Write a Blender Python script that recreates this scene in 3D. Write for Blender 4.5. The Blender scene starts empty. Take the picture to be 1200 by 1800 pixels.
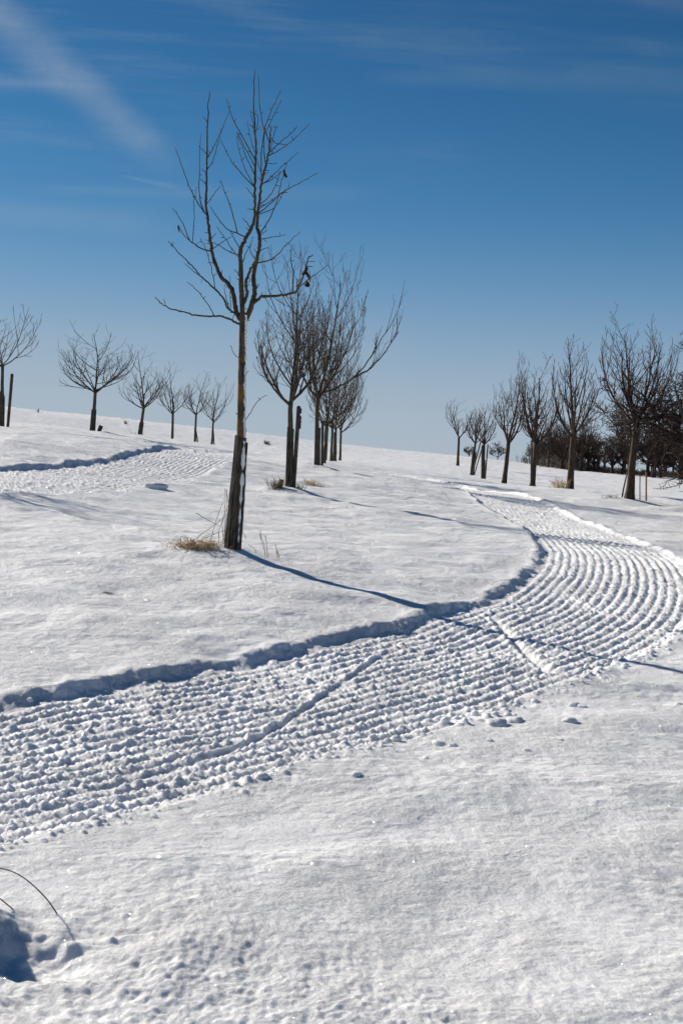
import bpy, math
import numpy as np

# ------------------------------------------------------------------ camera, sky, sun, exposure
scene = bpy.context.scene
col = scene.collection
from mathutils import Matrix, Vector

EYE = 1.56
PITCH, ROLL = math.atan(100/2300), math.radians(3.5)
cam = bpy.data.cameras.new('camera')
cam.sensor_fit = 'VERTICAL'; cam.sensor_height = 24.0; cam.sensor_width = 16.0
cam.lens = 24.0*2300/1800
cam.clip_start = 0.05; cam.clip_end = 9000
camo = bpy.data.objects.new('camera', cam); col.objects.link(camo)
fwd = Vector((0, math.cos(PITCH), -math.sin(PITCH)))
u0 = Vector((0, math.sin(PITCH), math.cos(PITCH))); r0 = Vector((1, 0, 0))
rv = r0*math.cos(ROLL) + u0*math.sin(ROLL)
uv = -r0*math.sin(ROLL) + u0*math.cos(ROLL)
m = Matrix((rv, uv, -fwd)).transposed().to_4x4(); m.translation = Vector((0, 0, EYE))
camo.matrix_world = m
scene.camera = camo

SUN_AZ, SUN_EL = math.radians(-48), math.radians(26)     # azimuth from +Y towards +X
w = bpy.data.worlds.new('World'); scene.world = w; w.use_nodes = True
nt = w.node_tree; nt.nodes.clear()
def N(nt, kind, ins=None, **kw):
    n = nt.nodes.new(kind)
    for k, v in kw.items(): setattr(n, k, v)
    for k, v in (ins or {}).items():
        if hasattr(v, 'is_output'): nt.links.new(v, n.inputs[k])
        else: n.inputs[k].default_value = v
    return n
def M(nt, op, a, b=None, c=None, clamp=False):
    n = nt.nodes.new('ShaderNodeMath'); n.operation = op; n.use_clamp = clamp
    for i, v in enumerate((a, b, c)):
        if v is None: continue
        if hasattr(v, 'is_output'): nt.links.new(v, n.inputs[i])
        else: n.inputs[i].default_value = v
    return n.outputs[0]
def SS(nt, v, lo, hi):
    n = N(nt, 'ShaderNodeMapRange', {0: v, 1: lo, 2: hi, 3: 0.0, 4: 1.0}, interpolation_type='SMOOTHSTEP')
    return n.outputs[0]
sky = N(nt, 'ShaderNodeTexSky', sky_type='NISHITA', sun_disc=False, sun_elevation=SUN_EL, sun_rotation=SUN_AZ,
        altitude=600, air_density=1.0, dust_density=0.35, ozone_density=3.5)
# thin cirrus and old contrails: fixed directions in the sky
tc = N(nt, 'ShaderNodeTexCoord')
sep = N(nt, 'ShaderNodeSeparateXYZ', {0: tc.outputs['Generated']})
yy = M(nt, 'MAXIMUM', sep.outputs[1], 0.05)
su = M(nt, 'DIVIDE', sep.outputs[0], yy); sv = M(nt, 'DIVIDE', sep.outputs[2], yy)
front = SS(nt, sep.outputs[1], 0.15, 0.45)
comb = N(nt, 'ShaderNodeCombineXYZ', {0: su, 1: sv})
def noise(scale3, scale, detail=5, rough=0.6, off=(0, 0, 0), rotz=0):
    mp = N(nt, 'ShaderNodeMapping', {0: comb.outputs[0], 1: off, 2: (0, 0, rotz), 3: scale3})
    return N(nt, 'ShaderNodeTexNoise', {'Vector': mp.outputs[0], 'Scale': scale, 'Detail': detail, 'Roughness': rough}).outputs[0]
def streak(p0, p1, w0, w1, amp, end=0.03):
    """soft band from p0 to p1 (sky tangent coordinates), half width w0 -> w1"""
    dx, dy = p1[0]-p0[0], p1[1]-p0[1]; L = math.hypot(dx, dy); dx /= L; dy /= L
    a = M(nt, 'SUBTRACT', su, p0[0]); b = M(nt, 'SUBTRACT', sv, p0[1])
    t = M(nt, 'ADD', M(nt, 'MULTIPLY', a, dx), M(nt, 'MULTIPLY', b, dy))
    s = M(nt, 'SUBTRACT', M(nt, 'MULTIPLY', a, -dy), M(nt, 'MULTIPLY', b, -dx))
    wob = M(nt, 'MULTIPLY', M(nt, 'SUBTRACT', noise((1, 1, 1), 9, 4, .6, (p0[0]*7, 3, 0)), 0.5), 0.8*max(w0, w1))
    s = M(nt, 'ADD', s, wob)
    wd = M(nt, 'ADD', w0, M(nt, 'MULTIPLY', M(nt, 'DIVIDE', t, L, clamp=True), w1-w0))
    q = M(nt, 'DIVIDE', M(nt, 'ABSOLUTE', s), wd)
    g = M(nt, 'SUBTRACT', 1.0, SS(nt, q, 0.0, 1.0))
    e = M(nt, 'MULTIPLY', SS(nt, t, -end, end), M(nt, 'SUBTRACT', 1.0, SS(nt, t, L-2*end, L)))
    return M(nt, 'MULTIPLY', M(nt, 'MULTIPLY', g, e), amp)
def px(x, y):        # a direction written as picture fractions of the original frame -> tangent coordinates
    a, b = (x-600)/2300, -(y-900)/2300
    X = a*math.cos(ROLL) - b*math.sin(ROLL); U = a*math.sin(ROLL) + b*math.cos(ROLL)
    Y = math.cos(PITCH) + math.sin(PITCH)*U
    return (X/Y, (-math.sin(PITCH) + math.cos(PITCH)*U)/Y)
cl = streak(px(-160, -105), px(330, 325), 0.034, 0.017, 0.24, 0.035)
for a in ((px(-200, 345), px(330, 400), 0.012, 0.02, 0.10), (px(-200, 120), px(190, 165), 0.006, 0.01, 0.09), (px(225, 311), px(330, 332), 0.0018, 0.004, 0.13, 0.01),
          (px(100, 335), px(700, 340), 0.006, 0.012, 0.06), (px(280, -10), px(560, 50), 0.008, 0.014, 0.06),
          (px(680, 135), px(1400, 150), 0.010, 0.02, 0.06), (px(1100, -10), px(1500, 60), 0.01, 0.02, 0.08), (px(-100, 600), px(760, 600), 0.02, 0.03, 0.12)):
    cl = M(nt, 'ADD', cl, streak(*a))
cir = SS(nt, noise((1.0, 11.0, 1), 3.0, 8, 0.66, (2.3, 0.7, 0), 0.06), 0.45, 0.78)
cir2 = SS(nt, noise((1, 1, 1), 2.2, 3, 0.5, (5, 1, 0)), 0.38, 0.66)
cl = M(nt, 'ADD', cl, M(nt, 'MULTIPLY', M(nt, 'MULTIPLY', cir, cir2), 0.30))
cl = M(nt, 'MULTIPLY', cl, M(nt, 'ADD', 0.25, M(nt, 'MULTIPLY', noise((1, 1, 1), 30, 7, 0.7, (0, 0, 0), 0.78), 1.5)))
cl = M(nt, 'MULTIPLY', cl, front, clamp=True)
# winter haze low over the whole horizon
tint = N(nt, 'ShaderNodeMix', {0: 1.0, 6: sky.outputs[0], 7: (0.20, 0.54, 0.76, 1)}, data_type='RGBA', blend_type='MULTIPLY')
vh = M(nt, 'DIVIDE', M(nt, 'MAXIMUM', sep.outputs[2], 0.0), 0.110)
hz = M(nt, 'MULTIPLY', M(nt, 'EXPONENT', M(nt, 'MULTIPLY', M(nt, 'MULTIPLY', vh, vh), -1.0)), 0.92)
band = M(nt, 'MULTIPLY', M(nt, 'EXPONENT', M(nt, 'MULTIPLY', M(nt, 'POWER', M(nt, 'DIVIDE', M(nt, 'MAXIMUM', sep.outputs[2], 0.0), 0.21), 2.0), -1.0)), 0.7)
blue = N(nt, 'ShaderNodeMix', {0: band, 6: tint.outputs[2], 7: (1.25, 4.6, 8.9, 1)}, data_type='RGBA')
hmix = N(nt, 'ShaderNodeMix', {0: hz, 6: blue.outputs[2], 7: (6.5, 7.5, 8.5, 1)}, data_type='RGBA')
mix = N(nt, 'ShaderNodeMix', {0: cl, 6: hmix.outputs[2], 7: (6.0, 6.9, 8.0, 1)}, data_type='RGBA')
bg = N(nt, 'ShaderNodeBackground', {0: mix.outputs[2], 1: 0.05})
N(nt, 'ShaderNodeOutputWorld', {0: bg.outputs[0]})

sun = bpy.data.lights.new('sun', 'SUN'); sun.energy = 5.0; sun.angle = math.radians(0.53); sun.color = (1.0, 0.925, 0.815)
suno = bpy.data.objects.new('sun', sun); col.objects.link(suno)
sdir = Vector((math.sin(SUN_AZ)*math.cos(SUN_EL), math.cos(SUN_AZ)*math.cos(SUN_EL), math.sin(SUN_EL)))
suno.rotation_euler = sdir.to_track_quat('Z', 'Y').to_euler(); suno.location = (-20, 10, 15)

scene.cycles.max_bounces = 12; scene.cycles.diffuse_bounces = 8
scene.view_settings.view_transform = 'Standard'; scene.view_settings.look = 'None'
scene.view_settings.exposure = 0.40; scene.view_settings.gamma = 1.0
scene.view_settings.use_curve_mapping = False

# ------------------------------------------------------------------ surveyed places (metres)
ANCHORS = [(-0.802, 3.327, 0.036), (0.085, 3.479, 0.024), (1.045, 3.614, 0.024), (0.0, 0.0, 0.0), (-9.6, 0.0, 0.024), (9.6, 0.0, -0.024), (0.0, -14.4, -0.12), (-16.8, -9.6, -0.06), (16.8, -9.6, -0.12), (-9.6, 9.6, 0.456), (9.6, 9.6, 0.12), (10.8, 18.0, 0.36), (16.8, 36.0, 0.624), (-19.2, 14.4, 0.72), (-19.2, 30.0, 1.32), (26.4, 24.0, 0.36), (36.0, 72.0, 0.84), (-36.0, 48.0, 2.28), (-36.0, 96.0, 4.2), (54.0, 114.0, 0.84), (-0.234, 5.84, 0.096), (-1.191, 4.799, 0.06), (-1.735, 6.838, 0.18), (-0.714, 8.029, 0.216), (0.578, 10.051, 0.3), (1.353, 11.526, 0.36), (2.567, 16.577, 0.504), (2.479, 9.22, 0.24), (1.414, 7.697, 0.18), (4.308, 16.372, 0.504), (4.765, 27.414, 0.6), (4.836, 37.374, 0.72), (3.945, 46.2, 0.84), (0.551, 10.584, 0.416), (2.776, 19.2, 0.518), (-0.994, 12.0, 0.574), (-0.983, 24.0, 0.854), (-0.72, 34.8, 1.171), (-0.717, 45.6, 1.242), (-0.561, 55.2, 1.266), (-0.436, 61.2, 1.246), (-0.25, 68.4, 1.223), (-9.14, 34.8, 1.685), (-10.665, 55.2, 1.944), (-10.189, 64.8, 1.675), (-9.653, 73.2, 1.517), (-9.235, 80.4, 1.457), (-8.796, 86.4, 1.443), (7.085, 32.4, 0.839), (7.658, 44.4, 0.873), (7.785, 54.0, 0.724), (7.341, 60.0, 0.682), (7.413, 69.6, 0.717), (7.494, 76.8, 0.888), (7.667, 88.8, 1.263), (-4.193, 16.038, 0.816), (-4.784, 18.24, 1.015), (-4.503, 22.8, 1.138), (-3.462, 19.8, 0.859), (-3.69, 18.0, 0.803), (-4.192, 26.4, 1.306), (-3.0, 22.8, 0.882), (-2.731, 25.8, 0.991), (-2.626, 28.8, 1.214), (-4.287, 31.2, 1.477), (-2.966, 32.4, 1.367), (-3.84, 43.2, 1.2), (-2.64, 40.8, 1.152), (-6.24, 48.0, 1.38), (-7.8, 48.0, 1.416), (-37.636, 114.0, 4.221), (-30.188, 114.0, 3.934), (-20.254, 114.0, 3.551), (-8.815, 114.0, 2.913), (-0.348, 114.0, 2.291), (4.624, 114.0, 2.1), (9.59, 114.0, 2.007), (14.563, 114.0, 1.815), (19.544, 114.0, 1.524), (24.515, 114.0, 1.382), (31.953, 114.0, 1.44)]
TPS_W = [0.003056532, -0.001723377, -0.0003814457, 0.0009039054, -0.0001702804, 0.0002027869, 0.0001691349, 8.10017e-05, 0.0001154909, -0.001580136, -0.001031153, -0.0001232568, -0.000527163, -0.0004818865, -0.002111546, 0.0001941897, 0.0004379199, 9.497591e-06, 0.001212251, -0.0003052909, -6.8449e-05, -0.003894879, 0.002262123, -0.003838611, -0.02674444, -0.01365271, -0.002124795, 0.003496792, 0.002709563, 0.005945689, -0.004766556, -0.006808154, -0.008065374, 0.03160779, -0.001521178, 0.007955619, 0.0132491, 0.002075777, 0.009399489, 0.0005370994, 0.0001967009, 0.002089424, 0.002159912, 0.003674116, -0.001642493, -0.000441654, 0.0005855963, -0.002067465, 0.006340402, 0.005895791, -0.0002669162, -0.001214013, -0.001550012, 0.0001348713, 0.000733022, -0.0008359035, 0.01936369, 0.01034037, -0.002352033, -0.01710706, 0.0144247, -0.01629784, -0.0201263, -0.0005405943, 0.00175357, -5.977149e-05, -0.004046194, -0.001230487, 0.000373241, -0.003894549, -0.0006381965, -0.0002458952, 0.0003933187, 0.001174995, -0.001235239, -0.0007916588, 0.001193722, 0.001400337, -0.001337425, -0.001528907, 0.00152177, -0.07096332, -0.02395654, 0.01845713]
TRACK_EDGE = [(-6.209, 1.064), (-4.053, 3.82), (-1.896, 6.577), (-1.746, 6.879), (-1.238, 7.418), (-0.72, 8.089), (-0.103, 9.0), (0.576, 10.037), (0.983, 10.729), (1.437, 11.831), (1.904, 13.391), (2.397, 15.626), (2.818, 18.631), (3.002, 21.83), (3.015, 24.764), (2.957, 29.841), (2.75, 33.0), (2.4, 37.0), (1.6, 42.0), (0.4, 47.0)]
TRACK2_CENTRE = [(-7.6, 11.5), (-6.0, 14.2), (-4.75, 17.0), (-4.2, 19.5), (-3.85, 22.2), (-3.6, 25.0), (-3.5, 28.0), (-3.45, 31.0), (-3.5, 35), (-3.8, 41), (-4.6, 48)]
GROOVES = [[(1.289, 10.854), (1.355, 9.756), (1.411, 8.96), (1.452, 8.639)], [(0.439, 9.264), (0.207, 8.438), (-0.021, 7.685), (-0.236, 6.926), (-0.409, 6.423), (-0.593, 6.052)], [(2.259, 12.549), (2.383, 11.633), (2.536, 11.051)], [(-1.079, 6.228), (-0.963, 6.528), (-0.817, 6.722)]]
# name: x, y, fork dx, fork height, crown reach left, right, crown height, trunk radius at base, at fork
TREES = {
    'T2': (-0.983, 24.0, -0.066, 1.646, 0.751, 0.689, 2.838, 0.048, 0.046),
    'T3': (-0.72, 34.8, -0.086, 1.93, 0.908, 1.21, 4.085, 0.065, 0.054),
    'T4': (-0.717, 45.6, 0.016, 1.377, 0.912, 1.15, 3.767, 0.063, 0.052),
    'T5': (-0.561, 55.2, -0.041, 1.461, 0.816, 1.2, 3.96, 0.062, 0.053),
    'T6': (-0.436, 61.2, -0.069, 1.565, 0.798, 1.197, 3.991, 0.061, 0.053),
    'T7': (-0.25, 68.4, -0.038, 1.605, 1.011, 1.368, 3.926, 0.065, 0.057),
    'L1': (-9.14, 34.8, -0.055, 1.718, 0.938, 0.938, 1.604, 0.051, 0.042),
    'L2': (-10.665, 55.2, 0.03, 1.705, 1.728, 1.728, 2.784, 0.086, 0.065),
    'L3': (-10.189, 64.8, 0.135, 1.666, 1.296, 1.24, 2.874, 0.093, 0.065),
    'L4': (-9.653, 73.2, -0.067, 1.775, 1.082, 1.146, 2.928, 0.083, 0.064),
    'L5': (-9.235, 80.4, -0.011, 2.06, 0.979, 1.049, 2.657, 0.08, 0.059),
    'L6': (-8.796, 86.4, 0.008, 1.837, 1.127, 1.352, 2.93, 0.083, 0.06),
    'R1': (7.085, 32.4, 0.04, 2.036, 1.042, 1.014, 2.86, 0.113, 0.068),
    'R2': (7.658, 44.4, 0.006, 1.878, 0.888, 0.888, 3.32, 0.127, 0.085),
    'R3': (7.785, 54.0, 0.02, 1.786, 0.939, 0.939, 3.757, 0.113, 0.092),
    'R4': (7.341, 60.0, 0.078, 1.96, 0.913, 0.626, 3.339, 0.117, 0.089),
    'R5': (7.413, 69.6, -0.095, 1.899, 0.878, 0.666, 2.239, 0.079, 0.067),
    'R6': (7.494, 76.8, 0.078, 1.875, 0.668, 0.601, 2.271, 0.077, 0.063),
    'R7': (7.667, 88.8, -0.05, 1.966, 1.081, 1.004, 2.625, 0.1, 0.077)}
# x, y, lean dx, height, radius
STAKES = {'T2': (-0.902, 24.0, 0.004, 1.566, 0.039), 'T4': (-0.745, 43.8, -0.066, 1.481, 0.05), 'T5': (-0.747, 52.8, -0.02, 1.542, 0.041), 'T6': (-0.506, 60.0, -0.029, 1.32, 0.039), 'L1': (-8.79, 34.08, 0.047, 1.454, 0.04), 'L5': (-8.991, 80.4, -0.243, 1.236, 0.042), 'L6': (-8.608, 86.4, -0.145, 1.249, 0.041), 'R6a': (7.381, 75.6, 0.365, 1.936, 0.036), 'R6b': (7.689, 77.4, 0.362, 1.629, 0.034), 'R5a': (7.259, 69.0, -0.088, 1.794, 0.045), 'R5b': (7.44, 69.0, 0.025, 1.881, 0.036), 'R3': (7.687, 53.64, -0.105, 1.901, 0.04), 'S1': (7.643, 33.0, -0.05, 0.772, 0.022), 'S2': (7.619, 33.6, -0.051, 0.8, 0.013), 'S3': (7.278, 32.76, -0.029, 0.618, 0.021)}
MAIN_XY = (-0.994, 12.0)
# limb, points relative to the foot of the tree, radius at start and tip
MAIN = [
    ('trunk', [(0.011, 0.0, 0.018), (0.008, 0.0, 0.491), (0.024, 0.0, 0.772), (0.036, 0.0, 1.013), (0.03, 0.0, 1.212), (0.014, 0.0, 1.59), (0.003, 0.0, 1.888), (-0.008, 0.0, 2.145), (-0.011, 0.0, 2.234)], 0.042, 0.034),
    ('A', [(-0.007, 0.0, 2.134), (-0.078, 0.032, 2.247), (-0.134, 0.083, 2.449), (-0.256, 0.128, 2.587), (-0.33, 0.17, 2.748), (-0.376, 0.216, 2.933), (-0.419, 0.266, 3.14), (-0.448, 0.326, 3.392), (-0.466, 0.401, 3.711), (-0.491, 0.491, 4.096), (-0.493, 0.552, 4.357)], 0.023, 0.0032),
    ('D', [(-0.007, 0.0, 2.134), (-0.03, -0.029, 2.362), (-0.051, -0.058, 2.593), (-0.065, -0.079, 2.766), (-0.034, -0.092, 2.864), (0.029, -0.109, 2.982), (0.053, -0.124, 3.098), (0.044, -0.148, 3.287), (0.036, -0.176, 3.514), (0.032, -0.203, 3.72), (-0.003, -0.244, 4.034), (-0.008, -0.282, 4.328)], 0.024, 0.0032),
    ('E', [(-0.007, 0.0, 2.134), (0.038, 0.013, 2.232), (0.066, 0.028, 2.355), (0.08, 0.038, 2.436), (0.058, 0.052, 2.556), (0.073, 0.069, 2.698), (0.095, 0.084, 2.821), (0.091, 0.098, 2.942), (0.06, 0.111, 3.042), (0.064, 0.132, 3.225), (0.075, 0.157, 3.429), (0.103, 0.179, 3.615), (0.125, 0.196, 3.76), (0.124, 0.213, 3.903), (0.131, 0.222, 3.985)], 0.026, 0.0044),
    ('C', [(-0.007, 0.0, 2.123), (-0.068, -0.016, 2.136), (-0.137, -0.04, 2.167), (-0.234, -0.071, 2.181), (-0.367, -0.113, 2.169), (-0.501, -0.156, 2.185), (-0.635, -0.199, 2.207), (-0.73, -0.234, 2.256), (-0.784, -0.257, 2.299)], 0.011, 0.0032),
    ('B', [(-0.057, 0.023, 2.213), (-0.152, 0.064, 2.266), (-0.213, 0.114, 2.368), (-0.315, 0.175, 2.469), (-0.428, 0.235, 2.561), (-0.543, 0.302, 2.674), (-0.706, 0.391, 2.82), (-0.789, 0.439, 2.904)], 0.01, 0.0032),
    ('F', [(0.055, 0.022, 2.308), (0.108, -0.003, 2.354), (0.167, -0.028, 2.39), (0.308, -0.077, 2.396), (0.447, -0.127, 2.428), (0.484, -0.149, 2.477), (0.537, -0.203, 2.609), (0.561, -0.246, 2.72), (0.598, -0.264, 2.753)], 0.016, 0.0036),
    ('G', [(-0.022, -0.019, 2.285), (0.02, -0.057, 2.401), (0.003, -0.087, 2.494), (0.039, -0.122, 2.6), (0.098, -0.163, 2.714)], 0.016, 0.01),
    ('A', [(-0.418, 0.265, 3.136), (-0.496, 0.331, 3.228), (-0.598, 0.433, 3.384), (-0.71, 0.57, 3.61), (-0.823, 0.717, 3.864)], 0.0068, 0.0025),
    ('A', [(-0.448, 0.29, 3.171), (-0.508, 0.356, 3.314), (-0.544, 0.485, 3.623), (-0.563, 0.623, 3.961)], 0.006, 0.0025),
    ('A', [(-0.458, 0.37, 3.579), (-0.405, 0.388, 3.671), (-0.372, 0.418, 3.842), (-0.354, 0.444, 3.991)], 0.0052, 0.0025),
    ('A', [(-0.464, 0.397, 3.691), (-0.408, 0.354, 3.784), (-0.338, 0.295, 3.915), (-0.254, 0.212, 4.099)], 0.0056, 0.0025),
    ('A', [(-0.467, 0.405, 3.726), (-0.516, 0.415, 3.771), (-0.556, 0.425, 3.812)], 0.004, 0.0025),
    ('A', [(-0.343, 0.183, 2.799), (-0.435, 0.169, 2.812), (-0.526, 0.149, 2.863), (-0.608, 0.13, 2.925), (-0.66, 0.112, 3.008)], 0.008, 0.0025),
    ('A', [(-0.527, 0.149, 2.864), (-0.512, 0.049, 3.036), (-0.508, -0.048, 3.195), (-0.482, -0.125, 3.318)], 0.0044, 0.0025),
    ('A', [(-0.553, 0.143, 2.884), (-0.655, 0.201, 3.074), (-0.743, 0.24, 3.186)], 0.0048, 0.0025),
    ('A', [(-0.347, 0.187, 2.817), (-0.251, 0.114, 2.874), (-0.163, 0.041, 2.921)], 0.0044, 0.0025),
    ('A', [(-0.368, 0.208, 2.901), (-0.342, 0.179, 2.933), (-0.312, 0.151, 2.96)], 0.0044, 0.0025),
    ('A', [(-0.431, 0.292, 3.249), (-0.379, 0.327, 3.336), (-0.322, 0.37, 3.439)], 0.0044, 0.0025),
    ('D', [(-0.014, -0.097, 2.901), (-0.121, -0.053, 2.943), (-0.206, -0.013, 2.984), (-0.319, 0.056, 3.108), (-0.383, 0.103, 3.202)], 0.0064, 0.0025),
    ('D', [(-0.098, -0.063, 2.934), (-0.165, -0.023, 3.142), (-0.236, 0.008, 3.301), (-0.296, 0.034, 3.431)], 0.0056, 0.0025),
    ('D', [(-0.063, -0.075, 2.735), (-0.173, -0.028, 2.777), (-0.281, 0.029, 2.839), (-0.399, 0.085, 2.88)], 0.0052, 0.0025),
    ('D', [(-0.06, -0.081, 2.781), (-0.133, -0.001, 2.902), (-0.182, 0.054, 2.978)], 0.0046, 0.0025),
    ('D', [(-0.107, -0.056, 2.752), (-0.213, -0.092, 2.892), (-0.285, -0.115, 2.982)], 0.0044, 0.0025),
    ('B', [(-0.296, 0.164, 2.45), (-0.32, 0.058, 2.593), (-0.366, -0.068, 2.75), (-0.417, -0.163, 2.858)], 0.0048, 0.0025),
    ('B', [(-0.429, 0.236, 2.562), (-0.516, 0.265, 2.62), (-0.609, 0.296, 2.69)], 0.0044, 0.0025),
    ('B', [(-0.147, 0.062, 2.263), (-0.193, 0.148, 2.393), (-0.217, 0.203, 2.479)], 0.0048, 0.0025),
    ('B', [(-0.134, 0.056, 2.256), (-0.146, 0.082, 2.408), (-0.166, 0.109, 2.58)], 0.004, 0.0025),
    ('C', [(-0.263, -0.08, 2.178), (-0.319, -0.064, 2.271), (-0.428, -0.039, 2.396), (-0.534, -0.019, 2.481)], 0.0048, 0.0025),
    ('D', [(0.032, -0.2, 3.699), (0.0, -0.127, 3.871), (-0.049, -0.058, 4.031)], 0.0048, 0.0025),
    ('D', [(0.035, -0.184, 3.574), (-0.053, -0.233, 3.707), (-0.144, -0.283, 3.843), (-0.199, -0.322, 3.954), (-0.236, -0.356, 4.056)], 0.006, 0.0025),
    ('D', [(0.036, -0.177, 3.517), (-0.049, -0.238, 3.649), (-0.109, -0.285, 3.749), (-0.133, -0.302, 3.785)], 0.005, 0.0025),
    ('D', [(0.039, -0.167, 3.442), (-0.036, -0.226, 3.575), (-0.097, -0.278, 3.694), (-0.127, -0.303, 3.753)], 0.0046, 0.0025),
    ('D', [(0.042, -0.153, 3.33), (-0.073, -0.096, 3.544), (-0.127, -0.061, 3.685), (-0.159, -0.03, 3.817)], 0.0044, 0.0025),
    ('D', [(0.034, -0.149, 3.346), (-0.097, -0.228, 3.456), (-0.194, -0.3, 3.568), (-0.262, -0.37, 3.691)], 0.0054, 0.0025),
    ('D', [(0.034, -0.191, 3.631), (-0.028, -0.099, 3.779), (-0.072, 0.009, 3.969)], 0.0042, 0.0025),
    ('D', [(0.046, -0.141, 3.239), (-0.009, -0.113, 3.311), (-0.043, -0.095, 3.355)], 0.004, 0.0025),
    ('D', [(0.024, -0.107, 2.973), (-0.019, -0.158, 3.029), (-0.053, -0.188, 3.051)], 0.0052, 0.0025),
    ('D', [(0.051, -0.129, 3.145), (0.01, -0.111, 3.152), (-0.015, -0.1, 3.155)], 0.0044, 0.0025),
    ('D', [(0.024, -0.212, 3.792), (0.035, -0.165, 3.96), (-0.042, -0.139, 4.011)], 0.0032, 0.0025),
    ('E', [(0.113, 0.187, 3.682), (0.136, 0.274, 3.818), (0.153, 0.362, 3.961), (0.177, 0.41, 4.035)], 0.0048, 0.0025),
    ('E', [(0.125, 0.203, 3.824), (0.062, 0.169, 3.968), (0.026, 0.137, 4.116), (-0.011, 0.072, 4.411)], 0.0064, 0.0025),
    ('E', [(0.075, 0.156, 3.427), (0.05, 0.26, 3.73), (0.068, 0.358, 4.015), (0.124, 0.429, 4.219), (0.178, 0.49, 4.391)], 0.0064, 0.0025),
    ('E', [(0.102, 0.178, 3.61), (0.056, 0.351, 3.892), (0.092, 0.445, 4.039), (0.183, 0.636, 4.339)], 0.0052, 0.0025),
    ('E', [(0.122, 0.221, 3.736), (0.203, 0.311, 3.851), (0.294, 0.402, 3.959), (0.361, 0.479, 4.063)], 0.005, 0.0025),
    ('E', [(0.117, 0.2, 3.703), (0.257, 0.126, 3.771), (0.375, 0.051, 3.859), (0.49, -0.032, 3.963)], 0.0054, 0.0025),
    ('E', [(0.124, 0.209, 3.875), (0.186, 0.255, 3.837), (0.284, 0.315, 3.843)], 0.004, 0.0025),
    ('E', [(0.086, 0.166, 3.506), (0.038, 0.104, 3.595), (0.017, 0.047, 3.679)], 0.004, 0.0025),
    ('E', [(0.075, 0.156, 3.427), (0.148, 0.199, 3.502), (0.239, 0.26, 3.621), (0.384, 0.348, 3.786)], 0.0056, 0.0025),
    ('E', [(0.085, 0.162, 3.437), (0.179, 0.194, 3.503), (0.244, 0.22, 3.573)], 0.0042, 0.0025),
    ('E', [(0.063, 0.125, 3.161), (0.169, 0.098, 3.245), (0.265, 0.068, 3.344), (0.421, 0.028, 3.434), (0.585, -0.013, 3.527)], 0.006, 0.0025),
    ('E', [(0.064, 0.129, 3.2), (0.235, 0.252, 3.358), (0.309, 0.308, 3.434), (0.324, 0.344, 3.503)], 0.0046, 0.0025),
    ('E', [(0.085, 0.1, 2.96), (0.163, 0.164, 3.117), (0.22, 0.23, 3.293), (0.243, 0.291, 3.467), (0.267, 0.338, 3.599), (0.28, 0.373, 3.699)], 0.0064, 0.0025),
    ('E', [(0.065, 0.134, 3.24), (0.157, 0.211, 3.345), (0.205, 0.295, 3.486), (0.231, 0.362, 3.602)], 0.005, 0.0025),
    ('E', [(0.062, 0.123, 3.149), (0.203, 0.068, 3.202), (0.27, 0.021, 3.295), (0.307, -0.013, 3.369)], 0.0048, 0.0025),
    ('E', [(0.092, 0.096, 2.921), (0.232, 0.009, 2.936), (0.338, -0.058, 2.951)], 0.0044, 0.0025),
    ('E', [(0.093, 0.083, 2.81), (0.132, 0.108, 2.837), (0.17, 0.132, 2.853)], 0.0044, 0.0025),
    ('E', [(0.105, 0.181, 3.632), (0.164, 0.155, 3.625), (0.209, 0.132, 3.623)], 0.0034, 0.0025),
    ('E', [(0.09, 0.099, 2.946), (0.127, 0.057, 2.977), (0.164, 0.023, 3.001)], 0.004, 0.0025),
    ('E', [(0.073, 0.069, 2.697), (0.196, 0.141, 2.746), (0.251, 0.183, 2.796), (0.341, 0.27, 2.925), (0.448, 0.364, 3.058)], 0.0072, 0.0025),
    ('F', [(0.433, -0.122, 2.425), (0.428, -0.168, 2.607), (0.403, -0.197, 2.718), (0.407, -0.229, 2.839)], 0.0064, 0.0025),
    ('F', [(0.478, -0.145, 2.468), (0.574, -0.066, 2.571), (0.667, 0.005, 2.656), (0.722, 0.05, 2.715)], 0.0052, 0.0025),
    ('F', [(0.543, -0.214, 2.639), (0.53, -0.231, 2.672), (0.536, -0.247, 2.709)], 0.0044, 0.0025),
    ('G', [(0.02, -0.104, 2.544), (0.045, -0.086, 2.517), (-0.016, -0.056, 2.497)], 0.004, 0.0025),
    ('D', [(-0.051, -0.057, 2.591), (-0.036, 0.031, 2.726), (0.007, 0.142, 2.884)], 0.0064, 0.0025),
    ('G', [(0.087, -0.156, 2.694), (0.037, -0.19, 2.775), (0.053, -0.231, 2.885)], 0.0048, 0.0025),
    ('D', [(-0.046, -0.051, 2.54), (-0.08, -0.058, 2.582), (-0.109, -0.066, 2.618)], 0.0048, 0.0025),
    ('D', [(-0.044, -0.048, 2.515), (-0.086, -0.066, 2.531)], 0.0048, 0.0025),
    ('A', [(-0.148, 0.088, 2.464), (-0.18, 0.05, 2.501), (-0.196, 0.024, 2.467)], 0.004, 0.0025),
    ('E', [(0.077, 0.035, 2.415), (0.092, 0.072, 2.471), (0.112, 0.099, 2.506)], 0.0048, 0.0025),
    ('trunk', [(0.031, 0.0, 1.2), (0.082, -0.023, 1.275), (0.148, -0.064, 1.397), (0.205, -0.091, 1.463), (0.254, -0.108, 1.49)], 0.004, 0.0024),
    ('trunk', [(0.006, 0.0, 1.813), (-0.064, 0.02, 1.846), (-0.112, 0.049, 1.935)], 0.0036, 0.0024),
    ('trunk', [(0.013, 0.0, 1.634), (0.057, 0.014, 1.693), (0.068, 0.018, 1.714)], 0.004, 0.0026),
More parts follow.
